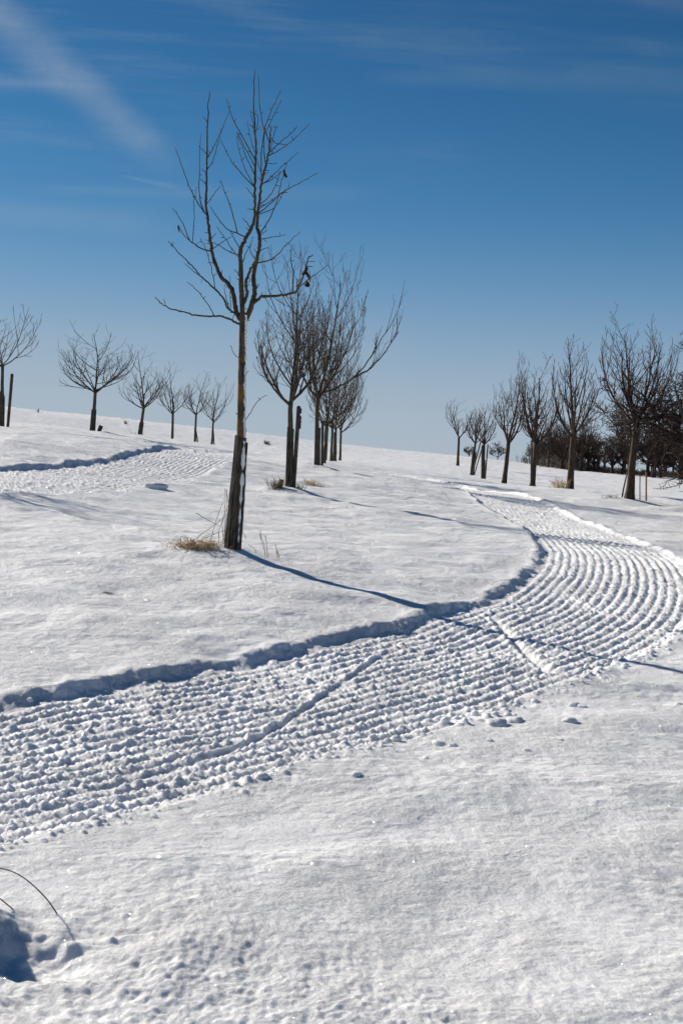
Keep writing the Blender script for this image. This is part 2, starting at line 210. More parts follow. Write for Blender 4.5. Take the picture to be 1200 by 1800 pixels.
    ('trunk', [(0.027, 0.0, 1.296), (-0.011, -0.008, 1.309), (-0.023, -0.012, 1.317)], 0.006, 0.004)]
MAIN_LEAVES = [('F', (0.546, -0.22, 2.653), 1), ('F', (0.534, -0.2, 2.602), 1.25), ('F', (0.553, -0.083, 2.549), 1), ('E', (0.269, 0.344, 3.616), 0.9), ('A', (-0.656, 0.113, 3.002), 0.8)]
SPOT = {'tuft_main': (-1.345, 11.873), 'stalk_l': (-1.116, 12.177), 'stalk_r': (-0.664, 12.028), 'stalk_r2': (-0.564, 12.128), 'tuft_t2': (-1.197, 23.724), 'stump_t2': (-1.159, 23.774), 'tuft_t2r': (-0.854, 24.784), 'tuft_t3': (-0.614, 27.229), 'tuft_r2': (11.982, 72.297), 'stump_l4': (-6.316, 50.41), 'stalk_l3': (-8.242, 51.703), 'stump_l2': (-16.962, 88.59), 'tuft_in': (-1.713, 9.802), 'clodbig': (-3.013, 20.991), 'hump': (-1.126, 3.899), 'hole': (-0.824, 3.758), 'lump': (-0.721, 3.849), 'lump2': (-0.615, 3.895), 'stem1': (-0.805, 4.044), 'stem2': (-0.938, 4.047)}
STEMS = [[(-1.106, 4.044, 0.194), (-0.998, 4.044, 0.188), (-0.926, 4.044, 0.164), (-0.851, 4.044, 0.103), (-0.805, 4.044, 0.042)], [(-1.068, 4.047, 0.141), (-0.994, 4.047, 0.088), (-0.938, 4.047, 0.044)]]
CLODS = [(0.567, 6.655, 0.041), (0.636, 6.606, 0.029), (0.917, 7.114, 0.068), (1.03, 7.192, 0.05), (1.439, 7.644, 0.04), (1.334, 7.219, 0.044), (1.473, 7.611, 0.033), (1.008, 6.565, 0.017), (1.213, 6.765, 0.015), (0.138, 5.864, 0.033), (0.485, 6.361, 0.019), (2.117, 7.911, 0.031), (0.836, 6.709, 0.023)]
OLD_XY = (9.61, 32.4)
SAPLING_XY = (7.27, 34.2)
# ------------------------------------------------------------------ helpers
def set_props(o, label=None, cat=None, group=None, kind=None):
    if label: o['label'] = label
    if cat: o['category'] = cat
    if group: o['group'] = group
    if kind: o['kind'] = kind
    return o
def empty(name, loc, label, cat, group=None, rz=0):
    o = bpy.data.objects.new(name, None); col.objects.link(o)
    o.location = loc; o.rotation_euler = (0, 0, rz); o.empty_display_size = 0.2
    return set_props(o, label, cat, group)
def link_mesh(name, me, mat, parent=None, loc=(0, 0, 0)):
    o = bpy.data.objects.new(name, me); col.objects.link(o); o.location = loc
    if mat is not None and not me.materials: me.materials.append(mat)
    if parent is not None: o.parent = parent
    return o
class Builder:
    def __init__(s): s.v = []; s.f = []; s.n = 0
    def add(s, V, Fc):
        s.v.append(np.asarray(V, float)); n = s.n
        s.f.extend([tuple(i+n for i in f) for f in Fc]); s.n += len(V)
    def tube(s, P, R, k=5, cap=True, tip=True):
        P = np.asarray(P, float); R = np.broadcast_to(np.asarray(R, float), (len(P),))
        T = np.gradient(P, axis=0); T /= np.linalg.norm(T, axis=1)[:, None]+1e-12
        D = P[-1]-P[0]
        ref = np.array([0.31, 0.95, 0.05]) if abs(D[2]) > 0.5*np.linalg.norm(D) else np.array([0.1, 0.12, 0.98])
        A = np.cross(T, ref); A /= np.linalg.norm(A, axis=1)[:, None]+1e-12
        B = np.cross(T, A)
        th = np.linspace(0, 2*np.pi, k, endpoint=False)
        V = P[:, None]+R[:, None, None]*(np.cos(th)[None, :, None]*A[:, None]+np.sin(th)[None, :, None]*B[:, None])
        n = len(P); n0 = s.n
        s.v.append(V.reshape(-1, 3)); s.n += n*k
        for i in range(n-1):
            a = n0+i*k; b = a+k
            for j in range(k):
                j2 = (j+1) % k
                s.f.append((a+j, b+j, b+j2, a+j2))
        if cap:
            s.f.append(tuple(n0+j for j in range(k)))
            s.f.append(tuple(n0+(n-1)*k+j for j in reversed(range(k))))
    def mesh(s, name, smooth=True):
        me = bpy.data.meshes.new(name)
        me.from_pydata(np.concatenate(s.v).tolist(), [], s.f)
        if smooth: me.polygons.foreach_set('use_smooth', np.ones(len(me.polygons), bool))
        me.update(); return me

# ---- noise in numpy
def _h(ix, iy, seed):
    h = (ix.astype(np.int64)*374761393 + iy.astype(np.int64)*668265263 + seed*974634533) & 0xffffffff
    h = ((h ^ (h >> 13))*1274126177) & 0xffffffff
    h = ((h ^ (h >> 16))*2246822519) & 0xffffffff
    return (h ^ (h >> 15)) & 0xffffff
def perlin(x, y, seed=0):
    ix = np.floor(x); iy = np.floor(y); fx = x-ix; fy = y-iy
    ux = fx*fx*fx*(fx*(fx*6-15)+10); uy = fy*fy*fy*(fy*(fy*6-15)+10)
    def g(dx, dy):
        a = _h(ix+dx, iy+dy, seed)*(2*np.pi/16777216.0)
        return np.cos(a)*(fx-dx)+np.sin(a)*(fy-dy)
    n0 = g(0, 0)*(1-ux)+g(1, 0)*ux; n1 = g(0, 1)*(1-ux)+g(1, 1)*ux
    return 1.5*(n0*(1-uy)+n1*uy)
def domes(x, y, cell, rmin, rmax, seed, keep=1.0):
    """height of the highest of randomly placed half balls"""
    gx, gy = x/cell, y/cell; ix = np.floor(gx); iy = np.floor(gy); out = np.zeros_like(x)
    for dx in (-1, 0, 1):
        for dy in (-1, 0, 1):
            a = _h(ix+dx, iy+dy, seed)/16777216.0; b = _h(ix+dx, iy+dy, seed+7)/16777216.0; c = _h(ix+dx, iy+dy, seed+13)/16777216.0
            k = _h(ix+dx, iy+dy, seed+29)/16777216.0
            r = (rmin+(rmax-rmin)*c*c)*(k < keep)
            d2 = ((ix+dx+a-gx)*cell)**2+((iy+dy+b-gy)*cell)**2
            out = np.maximum(out, np.sqrt(np.maximum(r*r-d2, 0)))
    return out
def sstep(x, a, b):
    t = np.clip((x-a)/(b-a), 0, 1); return t*t*(3-2*t)

# ---- base terrain: thin-plate surface through the surveyed points
_A = np.array(ANCHORS); _W = np.array(TPS_W)
def base_z(x, y):
    x = np.asarray(x, float); y = np.asarray(y, float); sh = x.shape; x = x.ravel(); y = y.ravel()
    r = np.hypot(x, y); lim = 135.0
    k = np.where(r > lim, lim/np.maximum(r, 1e-6), 1.0); xc, yc = x*k, y*k
    z = np.empty_like(x)
    for i in range(0, len(x), 60000):
        a, b = xc[i:i+60000, None], yc[i:i+60000, None]
        d2 = (a-_A[None, :, 0])**2+(b-_A[None, :, 1])**2
        z[i:i+60000] = (0.5*d2*np.log(np.maximum(d2, 1e-12)))@_W[:-3]+_W[-3]+_W[-2]*a[:, 0]+_W[-1]*b[:, 0]
    z = np.clip(z, -2.5, 6)
    s = sstep(r, 118, 300)
    return (z*(1-s)-14*s).reshape(sh)

# ---- the groomed tracks
def spline(P, n):
    P = np.asarray(P, float); Q = np.vstack([2*P[0]-P[1], P, 2*P[-1]-P[-2]]); out = []
    for i in range(1, len(Q)-2):
        t = np.linspace(0, 1, n, endpoint=False)[:, None]; a, b, c, d = Q[i-1], Q[i], Q[i+1], Q[i+2]
        out.append(0.5*((2*b)+(c-a)*t+(2*a-5*b+4*c-d)*t*t+(3*b-a-3*c+d)*t**3))
    return np.vstack(out+[P[-1:]])
def smooth(P, it):
    P = P.copy()
    for _ in range(it): P[1:-1] = 0.25*P[:-2]+0.5*P[1:-1]+0.25*P[2:]
    return P
def resample(P, ds):
    s = np.r_[0, np.cumsum(np.hypot(*np.diff(P, axis=0).T))]; t = np.arange(0, s[-1], ds)
    return np.c_[np.interp(t, s, P[:, 0]), np.interp(t, s, P[:, 1])]
HALF = 0.87
e1 = smooth(resample(spline(TRACK_EDGE, 14), 0.25), 12)
tg = np.gradient(e1, axis=0); tg /= np.linalg.norm(tg, axis=1)[:, None]
C1 = smooth(resample(e1+np.c_[tg[:, 1], -tg[:, 0]]*HALF, 0.25), 14)
C2 = smooth(resample(spline(TRACK2_CENTRE, 14), 0.25), 10)
def track_coords(x, y, C):
    """signed offset (+ right of the direction of travel) and arc length"""
    t = np.gradient(C, axis=0); L = np.linalg.norm(t, axis=1); t /= L[:, None]
    s = np.r_[0, np.cumsum(np.hypot(*np.diff(C, axis=0).T))]
    U = np.empty_like(x); Sx = np.empty_like(x)
    for i in range(0, len(x), 40000):
        a, b = x[i:i+40000], y[i:i+40000]
        d2 = (a[:, None]-C[None, :, 0])**2+(b[:, None]-C[None, :, 1])**2
        j = d2.argmin(1); vx, vy = a-C[j, 0], b-C[j, 1]
        al = vx*t[j, 0]+vy*t[j, 1]
        # smooth offset: blend of the tangent at the nearest point and its neighbours
        j2 = np.clip(j+np.where(al > 0, 1, -1), 0, len(C)-1); fr = np.clip(np.abs(al)/0.25, 0, 1)[:, None]
        tt = t[j]*(1-fr)+t[j2]*fr; cc = C[j]*(1-fr)+C[j2]*fr
        tt /= np.linalg.norm(tt, axis=1)[:, None]
        U[i:i+40000] = (a-cc[:, 0])*tt[:, 1]-(b-cc[:, 1])*tt[:, 0]
        Sx[i:i+40000] = s[j]+al
    return U, Sx
def seg_coords(x, y, P):
    """distance to a polyline, side, and fraction along it"""
    best = np.full_like(x, 1e9); side = np.zeros_like(x); fr = np.zeros_like(x); P = np.asarray(P); n = len(P)-1
    for i in range(n):
        a, b = P[i], P[i+1]; d = b-a; L2 = d@d
        t = np.clip(((x-a[0])*d[0]+(y-a[1])*d[1])/L2, 0, 1)
        qx, qy = x-a[0]-t*d[0], y-a[1]-t*d[1]; ds = np.hypot(qx, qy); mk = ds < best
        best = np.where(mk, ds, best); side = np.where(mk, np.sign(d[0]*qy-d[1]*qx), side); fr = np.where(mk, (i+t)/n, fr)
    return best, side, fr
PITCHW = 2*HALF/18.0
_ar = np.r_[0, np.cumsum(np.hypot(*np.diff(C1, axis=0).T))]; BEND_S = float(_ar[np.hypot(C1[:, 0]-3.2, C1[:, 1]-14.5).argmin()])
def track_relief(x, y, C, seed, depth_in, depth_out, res):
    """height offset of a track and how much it replaces the open snow"""
    U, Sx = track_coords(x, y, C)
    wob = 0.05*perlin(Sx/0.9, np.zeros_like(x), seed)+0.045*perlin(Sx/0.25, np.zeros_like(x), seed+1)+0.034*perlin(Sx/0.09, U/0.09, seed+2)+0.014*perlin(Sx/0.035, U/0.035, seed+14)
    wobr = (0.06*perlin(Sx/0.7, np.zeros_like(x), seed+3)+0.040*perlin(Sx/0.2, np.zeros_like(x), seed+4))*(1-0.6*(sstep(Sx, BEND_S-1.5, BEND_S+2.5) if seed == 100 else 0))
    eL = U+HALF+wob; eR = HALF+wobr-U                       # distance inside each edge
    inside = sstep(eL, -0.06, 0.075)*sstep(eR, -0.03, 0.06)
    far_s = sstep(Sx, BEND_S-1.5, BEND_S+2.5) if seed == 100 else np.zeros_like(x)
    dout = depth_out+0.012*far_s
    fl = -(depth_in*(1+0.45*perlin(Sx/0.6, U*0, seed+23))*(1-sstep(U, -HALF, HALF))+dout*sstep(U, -HALF, HALF))*inside
    fl = fl+0.012*far_s*np.exp(-((eR+0.04)/0.05)**2)*(0.7+0.5*perlin(Sx/0.3, U*0, seed+21))
    lip = 0.014*np.exp(-((eL+0.06)/0.07)**2)*(eL < 0.1)
    mess = np.clip(0.5+1.3*perlin(Sx/0.8, U/0.5, seed+5), 0, 1)
    along = 0.65+0.5*perlin(Sx/0.13, np.floor(U/PITCHW+40)*3.7, seed+6)+0.25*perlin(Sx/0.045, np.floor(U/PITCHW+40)*1.9, seed+8)
    ph = U/PITCHW+0.10*perlin(Sx/0.5, U/0.3, seed+9)
    rid = np.abs(np.sin(np.pi*ph))
    prof = np.power(rid, 0.85)
    amp = (0.029 if seed == 100 else 0.044)*(1-0.35*mess)*np.clip(along, 0.50, 1.25)
    fade = sstep(eL, 0.05, 0.16)
    h = fl+lip+amp*(prof-0.55)*inside*fade
    k = np.clip(1.3-res/0.06, 0.55, 1)
    crest = 0.25+0.75*prof
    b1 = domes(x, y, 0.034, 0.006, 0.019, seed+31, 0.85)*crest
    b2 = domes(x+3.1, y-1.7, 0.070, 0.010, 0.032, seed+57, 0.30)*(0.35+0.65*mess)*crest
    b3 = domes(x-1.3, y+2.2, 0.021, 0.004, 0.012, seed+83, 0.7)
    far = sstep(res, 0.016, 0.034)
    b4 = domes(x+7.7, y+4.1, 0.10, 0.012, 0.045, seed+97, 0.75)*far*(0.4+0.6*mess)
    h = h+(k*(np.maximum(b1, b2)*0.85+b3*0.8)+0.55*b4)*inside*fade
    foot = np.exp(-((eL-0.085)/0.05)**2)*np.clip(0.15+1.1*perlin(Sx/0.3, np.zeros_like(x), seed+25), 0, 1)
    h = h+k*foot*(domes(x-2.2, y+5.5, 0.075, 0.012, 0.038, seed+61, 0.6)+0.010)
    # spilled crumbs along the outer edge
    sp = np.exp(-((eR+0.03)/0.10)**2)*np.clip(0.55+0.9*perlin(Sx/0.5, np.zeros_like(x), seed+11), 0, 1.2)
    h = h+k*sp*((0.85*domes(x, y, 0.06, 0.010, 0.032, seed+71, 0.65)+0.6*b1+0.012)*(1-0.5*far_s))
    return h, inside, sp

def relief(x, y, res):
    """everything the snow cover adds to the base terrain; res = local mesh spacing in metres"""
    r = np.hypot(x, y)
    z = np.zeros_like(x)
    att = lambda wl: sstep(wl/np.maximum(res, 1e-4), 2.0, 4.5)
    wx = x+0.25*perlin(x/1.3, y/1.3, 91); wy = y+0.25*perlin(x/1.3+9, y/1.3, 92)
    z += 0.040*perlin(wx/3.2, wy/3.2, 1)*sstep(r, 1, 6)
    z += 0.06*perlin(wx/9.0, wy/9.0, 2)*sstep(r, 22, 50)*(1-sstep(r, 70, 100)*0.5)
    z += 0.034*perlin(wx/0.95, wy/0.80, 3)+0.010*perlin(wx/0.48, wy/0.42, 14)
    patch = np.clip(0.50+1.15*perlin(wx/1.1, wy/0.8, 4)+0.45*perlin(wx/0.35, wy/0.35, 5), 0.10, 1.6)
    z += (0.0100+0.0060*sstep(r, 6, 9))*perlin(wx/0.36, wy/0.30, 6)*att(0.3)*(0.4+0.6*patch)
    z += 0.0064*perlin(wx/0.150, wy/0.105, 7)*patch*att(0.1)
    z += 0.0043*perlin(wx/0.062, wy/0.046, 8)*patch*att(0.045)
    z += 0.0046*perlin(wx/0.029, wy/0.022, 9)*(0.35+0.65*patch)*att(0.022)
    z += 0.0030*perlin(wx/0.014, wy/0.012, 10)*(0.5+0.5*patch)*att(0.012)
    # far streaks keep the distant field from looking smooth
    z += 0.030*perlin(wx/1.7, wy/1.1, 12)*sstep(r, 14, 30)*att(1.0)
    z += 0.022*np.clip(perlin(wx/0.55, wy/0.5, 13), 0, 1)*sstep(r, 12, 26)*att(0.45)
    for (cx, cy), a, s in MOUNDS:
        z += a*np.exp(-((x-cx)**2+(y-cy)**2)/(2*s*s))
    # the tussock at the left of the foreground and the hollow in its lee
    for k, a, sx, sy in (('hump', .17, .14, .13), ('hole', -.055, .16, .10), ('lump', .018, .035, .025), ('lump2', .016, .02, .02)):
        cx, cy = SPOT[k]; z += a*np.exp(-((x-cx)/sx)**2-((y-cy)/sy)**2)
    hx, hy = SPOT['hole']; bl = np.exp(-((x-hx+0.10)/0.26)**2-((y-hy-0.05)/0.22)**2)
    z += bl*(0.35*domes(x, y, 0.13, 0.02, 0.055, 411, 0.6)+0.030*perlin(x/0.15, y/0.11, 412)+0.009*perlin(x/0.05, y/0.04, 413))
    # tracks
    for C, seed, di, do, rad in ((C1, 100, 0.046, 0.030, 1.6), (C2, 200, 0.055, 0.02, 1.6)):
        lo = C.min(0)-rad; hi = C.max(0)+rad
        mk = np.where((x > lo[0]) & (x < hi[0]) & (y > lo[1]) & (y < hi[1]))[0]
        if len(mk) == 0: continue
        # coarse reject
        near = np.zeros(len(mk), bool); Cc = C[::4]
        for i in range(0, len(mk), 60000):
            q = mk[i:i+60000]
            near[i:i+60000] = ((x[q, None]-Cc[None, :, 0])**2+(y[q, None]-Cc[None, :, 1])**2).min(1) < rad*rad
        mk = mk[near]
        if len(mk) == 0: continue
        xs, ys = x[mk], y[mk]
        h, ins, sp = track_relief(xs, ys, C, seed, di, do, res[mk])
        zz = z[mk]*(1-0.7*ins)+h
        if seed == 100:
            for gi, g in enumerate(GROOVES):
                d, side, fr = seg_coords(xs, ys, g)
                d = d+0.012*perlin(xs/0.08, ys/0.08, 300+gi)
                wd = (0.034, 0.018, 0.03, 0.04)[gi]; dp = (0.030, 0.008, 0.0, 0.012)[gi]
                e = sstep(fr, 0.0, 0.06)*(1-sstep(fr, 0.9, 1.0))
                flat = np.exp(-(d/(wd*1.1))**2)*e
                floor = zz*(1-flat)+(z[mk]*0.3-0.036-dp)*flat
                zz = floor+0.018*np.exp(-((d-wd*1.7)/(wd*0.7))**2)*(side < 0)*e*0.8
        z[mk] = zz
    return z
def ground_z(x, y):
    x = np.atleast_1d(np.asarray(x, float)); y = np.atleast_1d(np.asarray(y, float))
    res = 0.003*np.hypot(x, y)+0.001
    return base_z(x, y)+relief(x, y, res)
def gz(x, y): return float(ground_z([x], [y])[0])
MOUNDS = [((MAIN_XY[0]-0.02, MAIN_XY[1]-0.05), 0.07, 0.30), ((TREES['T2'][0], TREES['T2'][1]-0.15), 0.11, 0.42), ((TREES['T3'][0], TREES['T3'][1]), 0.08, 0.4),
          ((TREES['R1'][0]-0.2, TREES['R1'][1]), 0.06, 0.3), ((TREES['R7'][0], TREES['R7'][1]), 0.06, 0.4)]

# ------------------------------------------------------------------ materials
def new_mat(name):
    mt = bpy.data.materials.new(name); mt.use_nodes = True; t = mt.node_tree; t.nodes.clear(); return mt, t
def snow_material(name, bump=1.0):
    mt, t = new_mat(name)
    co = N(t, 'ShaderNodeNewGeometry').outputs['Position']
    def nz(scale, det, rough=0.6): return N(t, 'ShaderNodeTexNoise', {'Vector': co, 'Scale': scale, 'Detail': det, 'Roughness': rough}).outputs[0]
    h = M(t, 'ADD', M(t, 'ADD', M(t, 'MULTIPLY', nz(70, 4, .65), 0.010), M(t, 'MULTIPLY', nz(320, 3, .7), 0.0030)), M(t, 'MULTIPLY', nz(16, 3, .55), 0.016))
    h = M(t, 'MULTIPLY', h, M(t, 'ADD', 0.35, M(t, 'MULTIPLY', SS(t, nz(1.7, 4, .6), 0.36, 0.66), 1.15)))
    b = N(t, 'ShaderNodeBump', {'Strength': bump, 'Distance': 1.7, 'Height': h})
    tint = N(t, 'ShaderNodeMix', {0: nz(2.3, 3), 6: (0.80, 0.81, 0.835, 1), 7: (0.86, 0.865, 0.87, 1)}, data_type='RGBA')
    p = N(t, 'ShaderNodeBsdfPrincipled', subsurface_method='BURLEY', ins={'Base Color': tint.outputs[2], 'Roughness': 0.55, 'Normal': b.outputs[0], 'IOR': 1.31, 'Specular IOR Level': 0.3,
           'Subsurface Weight': 0.85, 'Subsurface Radius': (1.0, 1.05, 1.15), 'Subsurface Scale': 0.026})
    # scattered ice facets that catch the sun
    vo = N(t, 'ShaderNodeTexVoronoi', {'Vector': co, 'Scale': 330.0})
    cs = N(t, 'ShaderNodeSeparateColor', {0: vo.outputs['Color']})
    rn = N(t, 'ShaderNodeVectorMath', {0: vo.outputs['Color'], 1: (0.5, 0.5, 0.5)}, operation='SUBTRACT')
    rs = N(t, 'ShaderNodeVectorMath', {0: rn.outputs[0], 3: 1.5}, operation='SCALE')
    nn = N(t, 'ShaderNodeVectorMath', {0: N(t, 'ShaderNodeNewGeometry').outputs['Normal'], 1: rs.outputs[0]}, operation='ADD')
    no = N(t, 'ShaderNodeVectorMath', {0: nn.outputs[0]}, operation='NORMALIZE')
    gl = N(t, 'ShaderNodeBsdfGlossy', {'Color': (1, 1, 1, 1), 'Roughness': 0.12, 'Normal': no.outputs[0]})
    vz = N(t, 'ShaderNodeTexVoronoi', {'Vector': co, 'Scale': 330.0}); c2 = N(t, 'ShaderNodeSeparateColor', {0: N(t, 'ShaderNodeTexWhiteNoise', {0: vz.outputs['Position']}).outputs[1]})
    mask = M(t, 'MULTIPLY', M(t, 'GREATER_THAN', c2.outputs[0], 0.90), M(t, 'LESS_THAN', vo.outputs['Distance'], 0.33))
    mx = N(t, 'ShaderNodeMixShader', {0: M(t, 'MULTIPLY', mask, 0.55), 1: p.outputs[0], 2: gl.outputs[0]})
    N(t, 'ShaderNodeOutputMaterial', {0: mx.outputs[0]})
    return mt
def bark_material(name, dark, light, patch=None, pamt=0.55, scale=1.0):
    mt, t = new_mat(name)
    co = N(t, 'ShaderNodeTexCoord').outputs['Object']
    def nz(sc, det, v=(1, 1, 1), rough=0.6, off=0.0):
        mp = N(t, 'ShaderNodeMapping', {0: co, 1: (off, off, off), 3: v})
        return N(t, 'ShaderNodeTexNoise', {'Vector': mp.outputs[0], 'Scale': sc, 'Detail': det, 'Roughness': rough}).outputs[0]
    grain = nz(30*scale, 5, (1, 1, 0.22))
    c = N(t, 'ShaderNodeMix', {0: SS(t, grain, 0.3, 0.7), 6: dark+(1,), 7: light+(1,)}, data_type='RGBA').outputs[2]
    if patch:
        mk = SS(t, nz(9*scale, 6, (1, 1, 0.8), 0.7, 3.0), pamt, pamt+0.09)
        tone = N(t, 'ShaderNodeMix', {0: nz(40, 3), 6: tuple(0.55*q for q in patch)+(1,), 7: patch+(1,)}, data_type='RGBA').outputs[2]
        c = N(t, 'ShaderNodeMix', {0: mk, 6: c, 7: tone}, data_type='RGBA').outputs[2]
    b = N(t, 'ShaderNodeBump', {'Strength': 0.8, 'Distance': 0.006, 'Height': grain})
    p = N(t, 'ShaderNodeBsdfPrincipled', {'Base Color': c, 'Roughness': 0.85, 'Normal': b.outputs[0], 'Specular IOR Level': 0.25})
    N(t, 'ShaderNodeOutputMaterial', {0: p.outputs[0]})
    return mt
SNOW = snow_material('snow')
BARK_MAIN = bark_material('lichen_bark', (0.030, 0.024, 0.018), (0.115, 0.092, 0.060), (0.24, 0.135, 0.03), 0.48)
BARK_LIMB = bark_material('limb_bark', (0.030, 0.024, 0.018), (0.10, 0.080, 0.052), (0.13, 0.105, 0.04), 0.56)
TWIG = bark_material('twig_bark', (0.030, 0.020, 0.016), (0.075, 0.050, 0.038))
BARK_ROW = bark_material('orchard_bark', (0.035, 0.030, 0.022), (0.12, 0.10, 0.066), (0.12, 0.10, 0.035), 0.56)
BARK_RED = bark_material('reddish_bark', (0.024, 0.017, 0.013), (0.095, 0.060, 0.040), (0.09, 0.075, 0.04), 0.6)
BARK_FAR = bark_material('wood_bark', (0.030, 0.024, 0.021), (0.085, 0.066, 0.054))
CROWN = bark_material('crown_bark', (0.028, 0.022, 0.017), (0.080, 0.062, 0.044), (0.11, 0.095, 0.04), 0.60)
CROWN_RED = bark_material('reddish_crown', (0.027, 0.018, 0.015), (0.080, 0.052, 0.040))
WOOD = bark_material('weathered_wood', (0.022, 0.018, 0.014), (0.105, 0.088, 0.066), (0.17, 0.155, 0.13), 0.62, 1.4)
WOOD_NEW = bark_material('fresh_wood', (0.20, 0.105, 0.05), (0.36, 0.21, 0.11))
STRAW = bark_material('straw', (0.32, 0.225, 0.12), (0.62, 0.48, 0.30))
STALK = bark_material('dead_stalk', (0.055, 0.038, 0.026), (0.17, 0.125, 0.08))
LEAF = bark_material('dry_leaf', (0.020, 0.013, 0.009), (0.07, 0.042, 0.024))

# ------------------------------------------------------------------ the snow field: one sheet out to the horizon
def build_ground():
    d = math.radians
    inner = np.arange(-17.6, 17.6001, 0.050)
    st, a, step = [], 17.6, 0.06
    while a < 180:
        step = min(step*1.14, 8.0); a += step
        if a < 180: st.append(a)
    ang = np.r_[-180.0, -np.array(st[::-1]), inner, np.array(st)]
    rr = list(np.linspace(0.35, 3.0, 24, endpoint=False)); r = 3.0
    while r < 4200:
        rr.append(r)
        if r < 7.0: r += 0.0018*r
        elif r < 17.5: r += 0.0026*r
        elif r < 40: r += 0.0044*r
        elif r < 125: r += 0.0088*r
        else: r *= 1.07
    rr = np.array(rr); A = np.radians(ang)
    X = (rr[:, None]*np.sin(A)[None]).ravel(); Y = (rr[:, None]*np.cos(A)[None]).ravel()
    dr = np.gradient(rr); da = np.gradient(A); da[0] = da[1]; da[-1] = da[-2]
    res = np.maximum(dr[:, None]*0.8, rr[:, None]*np.abs(da)[None]).ravel()
    Z = base_z(X, Y)+relief(X, Y, res)
    nr, na = len(rr), len(ang)
    V = np.c_[X, Y, Z]; V = np.vstack([V, [[0, 0, gz(0.01, 0.01)]]])
    idx = np.arange(nr*na).reshape(nr, na)
    a_ = idx[:-1, :]; b_ = idx[1:, :]
    q = np.stack([a_, np.roll(a_, -1, 1), np.roll(b_, -1, 1), b_], -1).reshape(-1, 4)[:, ::-1]
    tri = np.stack([np.full(na, nr*na), np.roll(idx[0], -1), idx[0]], -1)
    me = bpy.data.meshes.new('snow_field')
    me.vertices.add(len(V)); me.vertices.foreach_set('co', V.ravel())
    nl = q.size+tri.size
    me.loops.add(nl); me.loops.foreach_set('vertex_index', np.r_[q.ravel(), tri.ravel()].astype(np.int32))
    npoly = len(q)+len(tri); me.polygons.add(npoly)
    ls = np.r_[np.arange(len(q))*4, len(q)*4+np.arange(len(tri))*3].astype(np.int32)
    me.polygons.foreach_set('loop_start', ls)
    me.polygons.foreach_set('use_smooth', np.ones(npoly, bool))
    me.update(calc_edges=True); me.validate()
    o = link_mesh('snow_field', me, SNOW); o['kind'] = 'structure'
    return o
build_ground()
# ------------------------------------------------------------------ trees
UP = np.array([0, 0, 1.0])
def unit(v): return v/(np.linalg.norm(v)+1e-12)
def grow(out, rng, p, d, L, r, lev, P):
    n = max(3, int(round(P['seg'][lev])))
    pts = [p]; d = unit(d)
    for i in range(n):
        d = unit(d+UP*P['trop'][lev]/n+rng.normal(0, P['wig'][lev], 3))
        p = p+d*L/n; pts.append(p)
    pts = np.array(pts); tip = max(P['rmin'], r*P['taper'])
    R = np.linspace(max(r, P['rmin']), tip, n+1)
    out.append((lev, pts, R))
    if lev+1 < len(P['nc'])+1 and lev < P['levels']:
        nc = P['nc'][lev]; nc = int(rng.integers(max(1, nc-2), nc+3)); az = rng.uniform(0, 6.28)
        for j in range(nc):
            t = P['t0'][lev]+(0.98-P['t0'][lev])*(j+rng.uniform(0.1, 0.9))/nc
            f = t*n; i = min(int(f), n-1); q = pts[i]+(pts[i+1]-pts[i])*(f-i); tg_ = unit(pts[i+1]-pts[i])
            az += 2.4+rng.normal(0, 0.5)
            a = unit(np.cross(tg_, [0.3, 0.5, 0.8])); b = np.cross(tg_, a)
            an = math.radians(rng.normal(P['ang'][lev], 9)); sd = a*math.cos(az)+b*math.sin(az)
            cd = tg_*math.cos(an)+sd*math.sin(an)
            cl_ = L*P['ratio'][lev]*(1-0.5*t)*rng.uniform(0.55, 1.25)
            rr_ = np.interp(t, [0, 1], [r, tip])*0.62
            grow(out, rng, q, cd, cl_, rr_, lev+1, P)
def crown_lines(seed, nsc, left, right, height, rt, rmin, leader=True, dense=1.0, tilt=(22, 58), P0=None):
    rng = np.random.default_rng(seed); out = []
    P = dict(seg=[7, 5, 4, 3], trop=[1.15, 0.85, 0.55, 0.4], wig=[0.075, 0.085, 0.10, 0.1], nc=[int(7*dense), int(5*dense), 2], ang=[40, 40, 42], ratio=[0.62, 0.55, 0.5],
             t0=[0.22, 0.15, 0.2], levels=3, rmin=rmin, taper=0.22)
    if P0: P.update(P0)
    az = rng.uniform(0, 6.28)
    for i in range(nsc):
        az += 6.283/nsc+rng.normal(0, 0.25); ti = math.radians(rng.uniform(*tilt))
        d = np.array([math.cos(az)*math.sin(ti), math.sin(az)*math.sin(ti), math.cos(ti)])
        grow(out, rng, np.array([0, 0, -rng.uniform(0, 0.05)]), d, rng.uniform(0.62, 1.0)*(1.12-0.35*ti), rt*rng.uniform(0.42, 0.66), 0, P)
    if leader:
        grow(out, rng, np.zeros(3), UP+rng.normal(0, 0.08, 3), 0.95, rt*0.7, 0, P)
    allp = np.vstack([q[1] for q in out])
    k = height/np.percentile(allp[:, 2], 99.8)
    def bend(v, lim):                      # shoots that reach the edge of the crown turn upwards
        t = np.abs(v)/lim; return v/(1+t**3)**(1/3.0)
    # widen a crown that came out too narrow
    wl = max(1.0, 1.12*left/(k*-np.percentile(allp[:, 0], 3))); wr = max(1.0, 1.12*right/(k*np.percentile(allp[:, 0], 97)))
    res = []
    for lev, p, R in out:
        q = p*k; q[:, 0] = np.where(q[:, 0] < 0, bend(q[:, 0]*wl, left*1.06), bend(q[:, 0]*wr, right*1.06)); q[:, 1] = bend(q[:, 1], 0.55*(left+right))
        res.append((lev, q, R))
    return res
